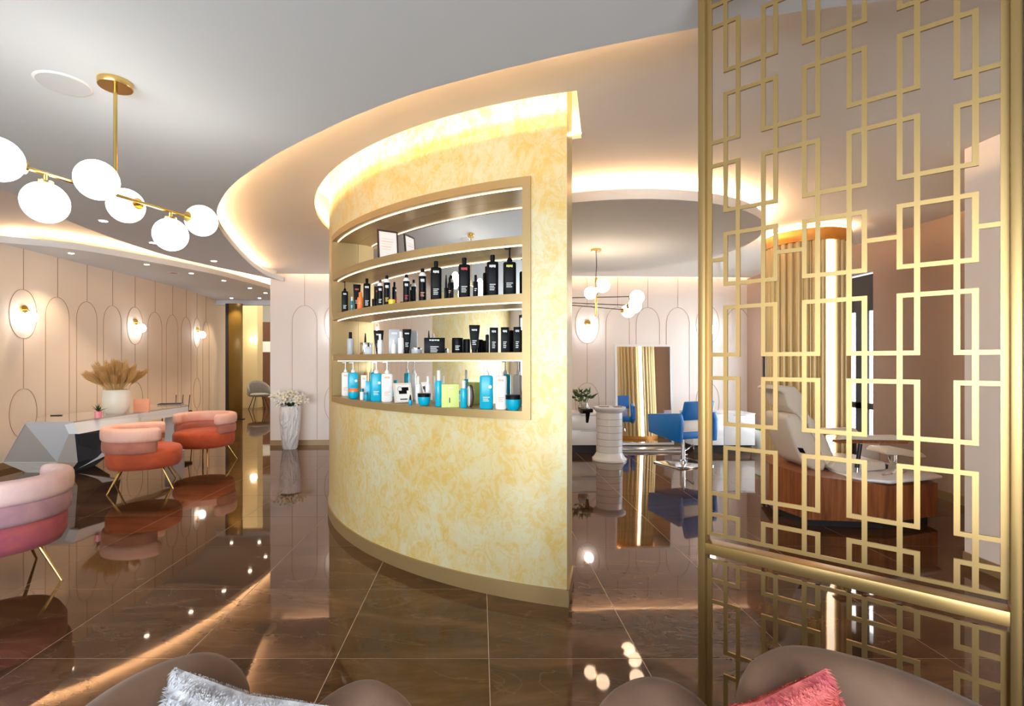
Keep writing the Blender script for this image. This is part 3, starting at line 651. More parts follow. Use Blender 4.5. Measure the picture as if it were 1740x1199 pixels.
lattice(False); lattice(True)
# dark pillar edge right of the screen
q0 = SL + sd * .802; q1 = SL + sd * 1.15
g = MB().prism([tuple(q0 - sn * .05), tuple(q1 - sn * .05), tuple(q1 + sn * .05), tuple(q0 + sn * .05)], 0, ZG); struct(g, 'wall_screen_end', mat('green_grey_panel', (0.15, 0.17, 0.155), 0.5))

# ------------------------------------------------------------------ lights fittings
def spot(x, y, z, p=42, col=(1.0, .80, .55), size=1.5):
    l_ = bpy.data.lights.new('spot', 'SPOT'); l_.energy = p; l_.color = col; l_.spot_size = size; l_.spot_blend = .6; l_.shadow_soft_size = .03
    o = bpy.data.objects.new('downlight_beam', l_); COL.objects.link(o); o.location = (x, y, z - .03); return o
dl = [(-3.70, 4.92, ZG, 'recessed downlight on the grey ceiling nearest the brass chandelier'), (-3.80, 5.82, ZG, 'recessed downlight on the grey ceiling behind the chandelier globes'), (-3.65, 6.87, ZG, 'recessed downlight on the grey ceiling near the curved recess rim'),
      (-6.0, 7.35, ZS, 'recessed soffit downlight closest to the camera, above the first wall lamp'), (-5.45, 8.19, ZS, 'second recessed downlight along the left soffit'), (-5.19, 9.0, ZS, 'third recessed downlight along the left soffit, past the vent'), (-5.02, 9.82, ZS, 'fourth recessed downlight along the left soffit'),
      (-4.96, 10.8, ZS, 'fifth recessed downlight along the left soffit'), (-4.95, 11.57, ZS, 'recessed soffit downlight beside the blush wall corner'), (-6.2, 12.5, ZS, 'far recessed downlight above the bronze door panel'), (-5.5, 12.5, ZS, 'far recessed downlight above the passage opening')]
for i, (x, y, z, lab) in enumerate(dl):
    t = thing('downlight', lab, 'ceiling light', (x, y, z)); MB().lathe([(.045, -.004), (.045, 0)], 20).build('rim', M_WHITE, t, smooth=True)
    MB().lathe([(.034, -.0055), (.034, -.003)], 20).build('lens', M_DOWN, t); spot(x, y, z)
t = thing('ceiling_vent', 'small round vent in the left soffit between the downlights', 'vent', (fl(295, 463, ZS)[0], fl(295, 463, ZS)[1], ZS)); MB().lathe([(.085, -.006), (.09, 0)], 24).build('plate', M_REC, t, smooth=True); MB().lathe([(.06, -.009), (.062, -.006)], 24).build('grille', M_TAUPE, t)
t = thing('ceiling_speaker', 'flush round white speaker in the grey ceiling beside the chandelier canopy', 'speaker', (-2.08, 2.50, ZG)); MB().lathe([(.115, -.004), (.12, 0)], 40).build('bezel', M_WHITEP, t, smooth=True); MB().lathe([(.108, -.006), (.108, -.003)], 40).build('grille', mat('speaker_grille', (.62, .62, .63), .8), t)
def globe(parent, c, r, m, capdir, capl=.012):
    o = MB().sphere(c, r, 32, 20).build('globe', m, parent, smooth=True); d = Vector(capdir).normalized(); p = Vector(c) + d * (r - .006)
    MB().tube([p, p + d * capl], .030, 18).build('cap', M_BRASS, parent, smooth=True); return o
def bar_chandelier():
    a = Vector((-1.94, 2.13, 2.28)); b_ = Vector((-1.665, 2.86, 2.28)); dv = (b_ - a).normalized(); pv = Vector((dv.y, -dv.x, 0)); c = Vector((-1.808, 2.483, 0))
    t = thing('chandelier', 'brass bar chandelier with six white opal globes hanging over the left side', 'chandelier', (c.x, c.y, ZG))
    o = Vector((c.x, c.y, ZG)); L_ = lambda p: tuple(Vector(p) - o)
    MB().lathe([(.073, -.028), (.075, -.024), (.075, 0)], 32).build('canopy', M_BRASS, t, smooth=True)
    MB().tube([(0, 0, -.02), (0, 0, 2.28 - ZG)], .009, 12).build('stem', M_BRASS, t, smooth=True)
    MB().tube([L_(a), L_(b_)], .0085, 12).build('bar', M_BRASS, t, smooth=True)
    globe(t, L_(a - dv * .09), .088, M_GLOBE, dv); globe(t, L_(b_ + dv * .085), .088, M_GLOBE, -dv)
    for s, d, k in ((.10, Vector((0, 0, -1)), 0), (.86, Vector((0, 0, -1)), 1), (.27, pv, 2), (.66, -pv, 3)):
        p = a + (b_ - a) * s; MB().tube([L_(p), L_(p + d * .045)], .008, 10).build('arm', M_BRASS, t, smooth=True); globe(t, L_(p + d * .128), .088, M_GLOBE, -d)
bar_chandelier()
t = thing('chandelier', 'spider pendant with black rods and opal globes under the round ceiling disc', 'chandelier', (1.392, 5.98, 2.80))
MB().lathe([(.058, -.03), (.062, -.026), (.062, 0)], 28).build('canopy', M_BRASS, t, smooth=True)
MB().tube([(0, 0, -.03), (.006, 0, -.2), (-.004, 0, -.35)], .004, 6).build('cord', M_BLACK, t, smooth=True)
MB().tube([(0, 0, -.34), (0, 0, -.80)], .013, 12).build('stem', M_BRASS, t, smooth=True)
for zz, an, hl in ((-.58, -.42, .46), (-.66, .06, .46), (-.70, .38, .46)):
    dx, dy = math.cos(an) * hl, math.sin(an) * hl; MB().tube([(-dx, -dy, zz + .02), (dx, dy, zz - .01)], .005, 6).build('rod', M_BLACK, t, smooth=True)
    globe(t, (dx * 1.02, dy * 1.02, zz - .02), .082, M_GLOBEW, (-dx, -dy, 0)); globe(t, (-dx * 1.02, -dy * 1.02, zz + .03), .082, M_GLOBEW, (dx, dy, 0))
globe(t, (.075, -.02, -.44), .082, M_GLOBEW, (-1, 0, 0)); globe(t, (-.06, .03, -.52), .075, M_GLOBEW, (1, 0, 0))
def sconce(x, y, z, nrm, label):
    rz = math.atan2(nrm[1], nrm[0]); t = thing('wall_lamp', label, 'wall lamp', (x, y, z), rz, 'globe wall lamps in the oval mouldings')
    # backplate disc facing +x
    MB().tube([(0, 0, 0), (.022, 0, 0)], .055, 24).build('backplate', M_BRASS, t, smooth=True)
    MB().tube([(.02, 0, 0), (.07, 0, -.01), (.10, 0, -.04)], .010, 10).build('arm', M_BRASS, t, smooth=True)
    MB().sphere((.115, 0, -.115), .082, 24, 16).build('globe', M_SCON, t, smooth=True)
at, _ = wpath(LW)
for k, lab in ((0, 'brass wall lamp with glowing globe, nearest one on the left wall'), (4, 'brass wall lamp with glowing globe, second on the left wall above the desk'), (8, 'brass wall lamp with glowing globe, farthest on the left wall')):
    s = 7.07 - 2.6 + k * .573; p = at(s, .0); sconce(p[0], p[1], 2.20, (1, 0), lab)
at, _ = wpath(BW)
for k, lab in ((-8, 'brass globe wall lamp on the back wall beside the gold wall edge'), (0, 'brass globe wall lamp on the back wall under the black-rod pendant'), (4, 'brass globe wall lamp on the back wall behind the divider screen')):
    p = at(1.945 + 3.65 + k * .556, 0); sconce(p[0], p[1], 2.15, (0.05, -1), lab)

# ------------------------------------------------------------------ fluted column
CC = (3.84, 5.87)
t = tag(bpy.data.objects.new('fluted_column', None), 'round column clad in gold flutes with copper band and vertical light strip', 'column'); COL.objects.link(t); t.location = (CC[0], CC[1], 0)
MB().lathe([(.385, 0), (.385, ZR - .001)], 48).build('core', M_FLUTE, t, smooth=True, angle=30)
fm = None; NF = 32; la = math.degrees(math.atan2(5.42 - CC[1], 3.96 - CC[0]))
# azimuth of the light strip, facing the camera
LA = -112.0 + 22
for i in range(NF):
    a = 360 * i / NF
    if abs(((a - LA + 180) % 360) - 180) < 8 or abs(((a - 98 + 180) % 360) - 180) < 8: continue
    if fm is None:
        fm = MB().lathe([(.033, .02), (.033, 2.81)], 12).build('flute', M_FLUTE, t, smooth=True, angle=60); o = fm
    else: o = fm.copy(); COL.objects.link(o); o.parent = t
    o.location = (.389 * math.cos(math.radians(a)), .389 * math.sin(math.radians(a)), 0)
MB().arcbox((0, 0), .386, .408, LA - 4.5, LA + 4.5, .03, 2.80, 2).build('light_strip', M_LEDC, t)
MB().arcbox((0, 0), .386, .408, 93.5, 102.5, .03, 2.80, 2).build('light_strip', M_LEDC, t)
MB().tube([(.405 * math.cos(q * PI / 24), .405 * math.sin(q * PI / 24), 2.938) for q in range(48)], .005, 4, True).build('led_ring', M_LEDR, t)
MB().lathe([(.43, 2.79), (.43, 2.925)], 64).build('top_band', M_COPPER, t, smooth=True, angle=30)
MB().lathe([(.43, 0), (.43, .06)], 64).build('base_ring', M_COPPER, t, smooth=True, angle=30)

# ------------------------------------------------------------------ reception desk
ax, ay = -5.44, 5.97
desk = thing('reception_desk', 'long faceted white and grey reception desk with glass top along the left wall', 'desk', (ax, ay, 0))
def D(px, py, z): p = fl(px, py, z); return (p[0] - ax, p[1] - ay, z)
zt = .72
A_, B_, Cc, Dd, Ee, Ff = D(42, 719.5, zt), D(125, 718, zt), D(97, 785, .15), D(5, 785, .15), D(132, 785, .15), D(117, 803, 0)
far, rn, rf = D(320, 690, zt), D(60, 710, zt), D(326, 683, zt)
back = (A_[0] - .05, A_[1] + .62, zt); Dk = (Dd[0] + .1, Dd[1] + .55, .15); G_ = (Dd[0] + .25, Dd[1] + .08, 0); Hk = (G_[0] + .1, G_[1] + .4, 0); Ek = (Ee[0] - .02, Ee[1] + .6, .15); Bk = (B_[0] - .05, B_[1] + .6, zt); Fk = (Ff[0], Ff[1] + .45, 0)
def facet(nm, pts, m): # a thin panel with real thickness
    ps = [Vector(p) for p in pts]; nn = (ps[1] - ps[0]).cross(ps[2] - ps[0]).normalized(); ce = sum(ps, Vector()) / len(ps)
    inn = Vector((-.15, .35, .4)) - ce
    if nn.dot(inn) < 0: nn = -nn
    q = [p + nn * .008 for p in ps]; k = len(ps)
    MB().add(ps + q, [tuple(range(k)), tuple(range(k, 2 * k))[::-1]] + [(i, (i + 1) % k, (i + 1) % k + k, i + k) for i in range(k)]).build(nm, m, desk)
facet('facet_panel', [A_, B_, Cc], M_WHITE); facet('facet_panel', [A_, Cc, Dd], M_DFACE); facet('facet_panel', [B_, Ee, Cc], M_DFACE)
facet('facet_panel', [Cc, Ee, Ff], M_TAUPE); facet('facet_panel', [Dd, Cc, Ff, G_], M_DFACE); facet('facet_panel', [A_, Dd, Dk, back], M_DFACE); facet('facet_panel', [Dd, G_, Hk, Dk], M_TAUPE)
facet('facet_panel', [B_, Bk, Ek, Ee], M_DGREY); facet('facet_panel', [Ee, Ek, Fk, Ff], M_DGREY); facet('facet_panel', [back, Dk, Ek, Bk], M_DFACE); facet('facet_panel', [Dk, Hk, Fk, Ek], M_DFACE)
fz = .60
g = MB(); g.add([B_, far, (far[0], far[1], .60), D(134, 737, .58), (B_[0] - .12, B_[1], zt), (far[0] - .12, far[1], zt), (far[0] - .12, far[1], .60), (D(134, 737, .58)[0] - .12, D(134, 737, .58)[1], .58)],
      [(0, 1, 2, 3), (4, 7, 6, 5), (0, 4, 5, 1), (3, 2, 6, 7), (0, 3, 7, 4), (1, 5, 6, 2)]); g.build('front_apron', M_WHITE, desk)
g = MB(); top = [A_, B_, far, (far[0] - .5, far[1] + .6, 0), (A_[0] - .35, A_[1] + .70, 0)]; g.prism([p[:2] for p in top], zt, zt + .018); g.build('worktop', M_DTOP, desk)
g = MB(); e0 = Vector(Ee); g.add([D(134, 737, .58), D(192, 733, .56), D(205, 762, .22), D(134, 775, .2)] + [tuple(Vector(p) + Vector((-.03, .03, 0))) for p in (D(134, 737, .58), D(192, 733, .56), D(205, 762, .22), D(134, 775, .2))],
      [(0, 1, 2, 3), (7, 6, 5, 4), (0, 4, 5, 1), (1, 5, 6, 2), (2, 6, 7, 3), (3, 7, 4, 0)]); g.build('modesty_panel', M_DGREY, desk)
g = MB(); a0 = [D(134, 775, .2), D(205, 762, .22), D(122, 801, .005)]; g.add(a0 + [tuple(Vector(p) + Vector((-.03, .05, 0))) for p in a0], [(0, 1, 2), (5, 4, 3), (0, 3, 4, 1), (1, 4, 5, 2), (2, 5, 3, 0)]); g.build('brace_panel', M_WHITE, desk)
g = MB(); g.box(far[0] - .35, far[0] - .05, far[1] - .06, far[1] - .02, 0, .60); g.build('end_leg', M_WHITE, desk)
zt2 = zt + .018
x, y = fl(198, 702, zt2)
pot = thing('dried_wheat_vase', 'cream ceramic pot filled with dried golden wheat on the reception desk', 'vase', (x, y, zt2))
MB().lathe([(.115, 0), (.145, .03), (.163, .12), (.166, .22), (.155, .32), (.150, .33), (.140, .33), (.145, .25), (.12, .06)], 32).build('pot', M_CERAM, pot, smooth=True)
ear = None
for i in range(95):
    if ear is None:
        g = MB(); g.tube([(0, 0, 0), (0, 0, .16)], .0025, 4)
        for j in range(13):
            z = .14 + j * .013
            for q in range(4):
                a = q * PI / 2 + j * .7; r_ = .013 * math.sin(PI * (j + 2) / 16) + .004
                g.add([(0, 0, z), (math.cos(a) * r_, math.sin(a) * r_, z + .012), (math.cos(a + .5) * r_, math.sin(a + .5) * r_, z + .014), (math.cos(a) * r_ * 1.6, math.sin(a) * r_ * 1.6, z + .05)], [(0, 1, 3), (0, 3, 2), (1, 2, 3), (0, 2, 1)])
        ear = g.build('wheat_ear', M_WHEAT, pot); o = ear
    else: o = ear.copy(); COL.objects.link(o); o.parent = pot
    a = random.uniform(0, 2 * PI); ti = random.uniform(0, 1.0) ** .8 * .88
    o.rotation_euler = (0, ti, a); o.location = (.10 * math.sin(ti) * math.cos(a), .10 * math.sin(ti) * math.sin(a), .30); s_ = random.uniform(.8, 1.3); o.scale = (s_ * 1.2, s_ * 1.2, s_ * (1.12 - .1 * ti))
x, y = fl(241, 700, zt2); t = thing('display_block', 'translucent orange square card holder on the desk beside the wheat pot', 'card holder', (x, y, zt2), -.1)
MB().box(-.115, .115, -.02, .02, 0, .19).build('block', M_PGLASS, t, bevel=.004); MB().box(-.07, .07, -.0215, -.0195, .11, .13).build('print', M_PRINTO, t)
x, y = fl(167, 710, zt2); t = thing('small_plant', 'tiny succulent in a pink glass on the desk', 'plant', (x, y, zt2))
MB().lathe([(.035, 0), (.042, .085), (.036, .085), (.03, .01)], 20).build('cup', mat('pink_glass', (.85, .30, .35), .2), t, smooth=True)
for i in range(18):
    a = i * 2.4; r_ = .03 + .05 * (i % 3) / 2; g = MB(); g.add([(0, 0, 0), (.012, .012, .015), (.012, -.012, .015), (r_ * 1.4, 0, .05)], [(0, 1, 3), (0, 3, 2), (1, 2, 3), (0, 2, 1)]); o = g.build('leaf', M_DGREEN if i % 3 else M_VROSE, t); o.location = (0, 0, .08); o.rotation_euler = (0, -.3 * (i % 4), a)
x, y = fl(96, 706, zt2); t = thing('pen', 'short black pen lying on the near end of the desk', 'pen', (x, y, zt2 + .006), .2); MB().tube([(-.07, 0, 0), (.06, 0, 0), (.075, 0, 0)], [.006, .006, .002], 8).build('barrel', M_BLACK, t, smooth=True); MB().box(.0, .045, -.002, .002, .005, .009).build('clip', M_CHROME, t)
x, y = fl(290, 687, zt2); t = thing('laptop', 'closed slim dark laptop on the far end of the desk', 'laptop', (x, y, zt2), .35); MB().box(-.17, .17, -.12, .12, .003, .011).build('base', M_GREY, t, bevel=.002); MB().box(-.17, .17, -.12, .12, .012, .018).build('lid', M_BLACK, t, bevel=.002)
x, y = -5.72, 9.45
t = thing('stool', 'black leather stool with thin legs behind the desk end', 'stool', (x, y, 0)); MB().box(-.2, .2, -.18, .18, .45, .53).build('seat', M_BLACK, t, bevel=.02)
for sx in (-1, 1):
    for sy in (-1, 1): MB().tube([(sx * .17, sy * .15, .45), (sx * .2, sy * .18, 0)], .009, 8).build('leg', M_BLACKM, t, smooth=True)
for sx in (-.12, 0, .12): MB().tube([(sx, .16, .5), (sx * 1.1, .2, .82)], .007, 8).build('back_rod', M_BLACKM, t, smooth=True)

# ------------------------------------------------------------------ tub chairs
def tub_chair(x, y, rz, mt, mm, ms, label):
    t = thing('tub_chair', label, 'chair', (x, y, 0), rz, 'velvet tub chairs with brass legs')
    # opening faces +x ; seat
    def pill(r, sy): return [(r * .70, .235), (r * .93, .25), (r, .30), (r, .42), (r * .95, .455), (r * .80, .475), (r * .4, .48)]
    MB().lathe(pill(.385, 1), 40, (.015, 0), sx=.98, sy=1.0, sq=.12).build('seat', ms, t, smooth=True, angle=70)
    p1 = arcpath((0, 0), .345, 62, 298, 44, 1.04); g = MB(); sweep(g, p1, .054, .43, .575, 18, 3.6, .4); g.build('backrest', mm, t, smooth=True, angle=80)
    p2 = arcpath((0, 0), .350, 56, 304, 44, 1.04); g = MB(); sweep(g, p2, .062, .560, .715, 18, 3.4, .45); g.build('top_roll', mt, t, smooth=True, angle=80)
    for ax_, ay_ in ((.2, .2), (.2, -.2), (-.2, .2), (-.2, -.2)):
        MB().tube([(ax_ * .9, ay_ * .9, .28), (ax_ * 1.55, ay_ * 1.45, 0)], [.014, .007], 10).build('leg', M_BRASS, t, smooth=True)
    return t
tub_chair(-3.93, 5.85, .5, M_VPINK, M_VROSE, M_VORNG, 'pink and burnt orange tub chair seen from behind, in front of the desk')
tub_chair(-3.98, 7.25, -1.75, M_VPINK, M_VROSE, M_VORNG, 'pink and burnt orange tub chair facing the camera beside the bronze door')
tub_chair(-3.20, 3.28, 2.5, M_VPINKT, M_VROSET, M_VORNGT, 'pink and burnt orange tub chair with painted-in light tint, cut off by the left picture edge')

# standing vase with orchids
x, y = fl(493, 762, 0)
t = thing('floor_vase', 'tall white textured floor vase with white orchids against the back wall', 'vase', (x, y, 0))
m = M_VASE; tn = noise(m, 9, 3, .5, 2.5, (1, 1, .35)); bump(m, tn.outputs['Fac'], 1.0, .08)
MB().lathe([(.105, 0), (.12, .02), (.155, .30), (.172, .55), (.168, .70), (.155, .72), (.145, .70), (.14, .4)], 40).build('vase_body', m, t, smooth=True)
bl = None; random.seed(3)
for i in range(34):
    if bl is None:
        g = MB()
        for q in range(5):
            a = q * 2 * PI / 5; c_, s_ = math.cos(a), math.sin(a); c2, s2 = math.cos(a + .45), math.sin(a + .45); c3, s3 = math.cos(a - .45), math.sin(a - .45)
            g.add([(0, 0, 0), (c2 * .032, s2 * .032, .012), (c_ * .055, s_ * .055, .006), (c3 * .032, s3 * .032, .012), (c_ * .03, s_ * .03, -.003)], [(0, 3, 2, 1), (0, 1, 4), (1, 2, 4), (2, 3, 4), (3, 0, 4)])
        bl = g.build('bloom', M_PETAL, t); o = bl
        cen = MB().sphere((0, 0, .012), .010, 8, 6).build('bloom_centre', M_PETALY, o, smooth=True)
    else: o = copy(bl, t)
    a = random.uniform(0, 2 * PI); r_ = random.uniform(.03, .30) if i % 3 else random.uniform(.2, .32)
    o.location = (r_ * math.cos(a), r_ * .7 * math.sin(a), .80 + random.uniform(-.05, .16) * (1 - r_)); o.scale = (1.45, 1.45, 1.45); o.rotation_euler = (random.uniform(.4, 1.6), random.uniform(-.6, .6), random.uniform(-.9, .9)); 
for i in range(11):
    a = i * .57; g = MB(); g.tube([(0, 0, .66), (.08 * math.cos(a), .06 * math.sin(a), .80), (.22 * math.cos(a), .16 * math.sin(a), .84)], .004, 5); g.build('stem', M_GREEN, t, smooth=True)
for i in range(10):
    a = i * .63 + .2; c_, s_ = math.cos(a), math.sin(a); g = MB(); g.add([(0, 0, .70), (c_ * .09 - s_ * .03, s_ * .09 + c_ * .03, .77), (c_ * .2, s_ * .2, .73), (c_ * .09 + s_ * .03, s_ * .09 - c_ * .03, .77), (c_ * .09, s_ * .09, .75)], [(0, 1, 4), (1, 2, 4), (2, 3, 4), (3, 0, 4), (0, 3, 2, 1)]); g.build('leaf', M_DGREEN, t)

# ------------------------------------------------------------------ foreground lounge chairs
def lounge(name_label, hi, lo, seatc, flip, pil_m, pil):
    t = thing('lounge_chair', name_label, 'chair', (seatc[0], seatc[1], 0)); s_ = lambda P: [(p[0] - seatc[0], p[1] - seatc[1]) for p in P]
    g = MB(); sweep(g, catmull(s_(hi), 10), .075, .30, lambda q: .785 + .035 * math.sin(PI * min(1, q * 1.0)), 24, 3.0, .8); g.build('backrest', M_VTAUP, t, smooth=True, angle=80)
    g = MB(); sweep(g, catmull(s_(lo), 10), .085, .30, lambda q: .615 + .115 * math.sin(PI * q) ** .8, 24, 2.2, 1.2); g.build('armrest', M_VTAUP, t, smooth=True, angle=80)
    MB().lathe([(.30, .12), (.37, .16), (.39, .26), (.38, .37), (.33, .41), (.15, .42)], 40, sq=.1).build('seat', M_VTAUP, t, smooth=True, angle=70)
    g = MB(); P = catmull(s_(hi), 10); Q = offset(P, .066 * flip); g.tube([(p[0], p[1], (.752 + .03 * math.sin(PI * i / len(Q)))) for i, p in enumerate(Q)][(4 if seatc[0] < 0 else 18):(-16 if seatc[0] < 0 else -5)], .004, 6); g.build('piping', M_DBROWN, t, smooth=True)
    for ax_ in (-.2, .2):
        for ay_ in (-.2, .2): MB().tube([(ax_, ay_, .14), (ax_ * 1.15, ay_ * 1.15, 0)], [.018, .010], 10).build('leg', M_BRASS, t, smooth=True)
lounge('taupe velvet lounge chair bottom left, holding the white fluffy cushion', [(-.66, .58), (-.69, .80), (-.70, .93), (-.67, 1.04), (-.61, 1.11), (-.52, 1.14)], [(-.44, 1.16), (-.36, 1.18), (-.27, 1.15), (-.19, 1.07), (-.13, .95), (-.10, .82)], (-.50, .72), 1, None, None)
lounge('taupe velvet lounge chair bottom right, holding the coral cushion', [(.58, .98), (.62, 1.07), (.71, 1.11), (.80, 1.06), (.88, .97), (.94, .83), (.96, .65)], [(.21, .86), (.26, 1.01), (.34, 1.11), (.43, 1.15), (.50, 1.12), (.53, 1.02)], (.58, .70), 1, None, None)
def fur_cushion(c, W, H, rot, m, label, seed):
    t = thing('cushion', label, 'cushion', c); t.rotation_euler = rot; random.seed(seed)
    vs = []; N = 14; pts = {}
    def P(u, v, s):
        e = (1 - abs(u) ** 3.2) * (1 - abs(v) ** 3.2); k = 1 - .10 * (1 - abs(u)) * abs(v) ; k2 = 1 - .10 * (1 - abs(v)) * abs(u)
        return Vector((u * W / 2 * k2, s * .085 * max(e, 0) ** .55, v * H / 2 * k))
    mb = MB()
    for s in (-1, 1):
        o = len(mb.v); mb.v += [tuple(P(-1 + 2 * i / N, -1 + 2 * j / N, s)) for j in range(N + 1) for i in range(N + 1)]
        mb.f += [(o + j * (N + 1) + i, o + j * (N + 1) + i + 1, o + (j + 1) * (N + 1) + i + 1, o + (j + 1) * (N + 1) + i) for j in range(N) for i in range(N)]
    mb.build('cushion_body', m, t, smooth=True, angle=180)
    fb = MB()
    for q in range(22000):
        u, v, s = random.uniform(-1, 1), random.uniform(-1, 1), random.choice((-1, -1, 1)); p = P(u, v, s)
        nn = Vector((u * .5, s * 1.0, v * .5 + .12)).normalized(); cl = math.sin(u * 17 + 3 * math.sin(v * 11)) * .6; side = Vector((math.cos(q), math.sin(q * 1.3) * .3, math.sin(q))) * .0016
        tip = p + nn * random.uniform(.005, .011) + Vector((cl * .008, 0, -.007 + .008 * math.sin(v * 19)))
        fb.add([p - side, p + side, tip], [(0, 1, 2)])
    o = fb.build('fur', m, t); o['kind'] = 'stuff'
fur_cushion((-.50, .97, .645), .32, .32, (-.25, .28, .05), M_FURW, 'white and grey fluffy fur cushion on the left lounge chair', 5)
fur_cushion((.60, .95, .665), .29, .29, (-.25, -.42, -.1), M_FURP, 'coral pink fluffy fur cushion on the right lounge chair', 6)

# ------------------------------------------------------------------ salon corner at the back
x, y = 1.93, 7.45
t = thing('manicure_table', 'white ribbed cylinder table with flared base and top', 'table', (x, y, 0))
MB().lathe([(.25, 0), (.25, .025), (.225, .05), (.20, .09), (.185, .12)], 48).build('base', M_WHITE, t, smooth=True)
for i in range(6): MB().lathe([(.188, .12 + i * .098 + .003), (.190, .12 + i * .098 + .005), (.190, .12 + i * .098 + .093), (.188, .12 + i * .098 + .095)], 48).build('ring_section', M_WHITE, t, smooth=True)
MB().lathe([(.186, .12), (.186, .71)], 48).build('core', M_MOULD, t, smooth=True)
MB().lathe([(.19, .708), (.21, .73), (.235, .755), (.24, .775), (.24, .785)], 48).build('top', M_WHITE, t, smooth=True)
t2 = thing('tool_tray', 'flat dark tool lying on the white cylinder table', 'tray', (x - .08, y, .785)); MB().box(-.07, .07, -.04, .04, 0, .008).build('tray', M_DBROWN, t2, bevel=.003); MB().tube([(-.05, 0, .012), (.05, 0, .012)], .005, 8).build('handle', M_CHROME, t2, smooth=True)
t2 = thing('tool_tray', 'second flat dark tool, on the right of the white cylinder table top', 'tray', (x + .12, y, .785)); MB().box(-.06, .06, -.04, .04, 0, .008).build('tray', M_DBROWN, t2, bevel=.003); MB().tube([(-.05, 0, .012), (.05, 0, .012)], .005, 8).build('handle', M_CHROME, t2, smooth=True)
def drawers(x0, x1, y0, y1, z0, z1, n_, label, cols=1):
    t = thing('drawer_unit', label, 'cabinet', ((x0 + x1) / 2, (y0 + y1) / 2, 0)); hx, hy = (x1 - x0) / 2, (y1 - y0) / 2
    MB().box(-hx, hx, -hy, hy, z0, z1).build('carcass', M_WHITE, t, bevel=.004); MB().box(-hx + .05, hx - .05, -hy + .05, hy - .03, 0, z0).build('plinth', M_BLACKM, t)
    MB().box(-hx - .005, hx + .005, -hy - .02, hy, z1, z1 + .012).build('top', M_WHITE, t)
    for c_ in range(cols):
        for i in range(n_):
            h = (z1 - z0) / n_; wd = 2 * hx / cols; xa = -hx + c_ * wd; o = MB().box(xa + .006, xa + wd - .006, -hy - .018, -hy, z0 + i * h + .006, z0 + (i + 1) * h - .006).build('drawer', M_WHITE, t, bevel=.003)
            MB().box(xa + wd * .3, xa + wd * .7, -hy - .024, -hy - .017, z0 + (i + 1) * h - .022, z0 + (i + 1) * h - .012).build('handle', M_GREY, o)
drawers(1.35, 2.2, 7.95, 8.5, .13, .62, 2, 'white two-drawer unit behind the cylinder table, carrying the potted plant')
drawers(3.40, 4.40, 8.0, 8.5, .12, .62, 1, 'long low white unit behind the blue salon chair', 2)
t = thing('waste_bin', 'small white square bin beside the long white unit', 'bin', (4.62, 8.1, 0)); MB().prism([(-.15, -.13), (.15, -.13), (.15, .13), (-.15, .13)], 0, .36).build('bin_body', M_WHITEP, t, bevel=.01); MB().box(-.155, .155, -.135, .135, .36, .385).build('rim', M_GREEN, t, bevel=.004)
x, y = fl(992, 697, .635); x, y = 1.66, 8.0
t = thing('potted_plant', 'green plant in a clear glass vase on the white drawer unit', 'plant', (x, y, .632))
MB().lathe([(.05, 0), (.085, .04), (.09, .10), (.06, .17), (.055, .17), (.08, .10), (.045, .01)], 24).build('glass_vase', M_GLASS, t, smooth=True)
MB().lathe([(.04, .005), (.07, .04), (.07, .08)], 16).build('pebbles', mottled('pebbles', (.45, .30, .18), (.15, .09, .05), 60, .7), t, smooth=True)
random.seed(9)
lf = None
for i in range(34):
    if lf is None:
        g = MB(); g.add([(0, 0, 0), (.025, .018, .05), (0, .0, .14), (-.025, .018, .05), (0, -.008, .05)], [(0, 1, 4), (1, 2, 4), (2, 3, 4), (3, 0, 4), (0, 3, 2, 1)]); lf = g.build('leaf', M_DGREEN, t); o = lf
    else: o = lf.copy(); COL.objects.link(o); o.parent = t
    if i % 2: o.data = o.data.copy(); o.data.materials[0] = M_GREEN
    a = random.uniform(0, 2 * PI); o.location = (random.uniform(-.12, .12), random.uniform(-.06, .06), random.uniform(.16, .34)); o.rotation_euler = (random.uniform(-1.2, 1.2), random.uniform(-1.2, 1.2), a)
for i in range(5): MB().tube([(0, 0, .03), (.03 * (i - 2), 0, .2), (.06 * (i - 2), 0, .3)], .004, 5).build('stem', M_DGREEN, t, smooth=True)
t = thing('hair_dryer_holder', 'black hair dryer hanging by the white cylinder table', 'hair dryer', (1.58, 7.35, .56)); MB().tube([(0, 0, 0), (.01, 0, .16)], [.018, .035], 12).build('grip', M_BLACK, t, smooth=True); MB().tube([(-.07, 0, .17), (.08, 0, .18)], [.035, .028], 14).build('barrel', M_BLACK, t, smooth=True); MB().tube([(.06, 0, .18), (.11, 0, .20)], .006, 8).build('bracket', M_CHROME, t, smooth=True)
# leaning mirror
mt_ = thing('standing_mirror', 'large white-framed mirror leaning against the back wall', 'mirror', (2.80, 8.48, .05), .0); mt_.rotation_euler = (-.045, 0, .06)
W_, H_ = .50, 1.70; g = MB(); g.box(-W_, W_, -.02, .02, 0, .035); g.box(-W_, W_, -.02, .02, H_ - .035, H_); g.box(-W_, -W_ + .035, -.02, .02, .035, H_ - .035); g.box(W_ - .035, W_, -.02, .02, .035, H_ - .035); g.build('frame', M_WHITE, mt_)
MB().box(-W_ + .03, W_ - .03, -.012, -.008, .03, H_ - .03).build('mirror_glass', M_MIRROR, mt_); MB().box(-W_ + .01, W_ - .01, 0, .018, .01, H_ - .01).build('backing', M_GREY, mt_)
t = thing('foot_platform', 'low silver footrest platform in front of the leaning mirror', 'footrest', (2.80, 8.18, 0)); MB().box(-.55, .55, -.12, .12, .025, .05).build('tread', M_SILVER, t, bevel=.004); MB().box(-.52, .52, -.10, .10, 0, .025).build('base', M_WHITEP, t)
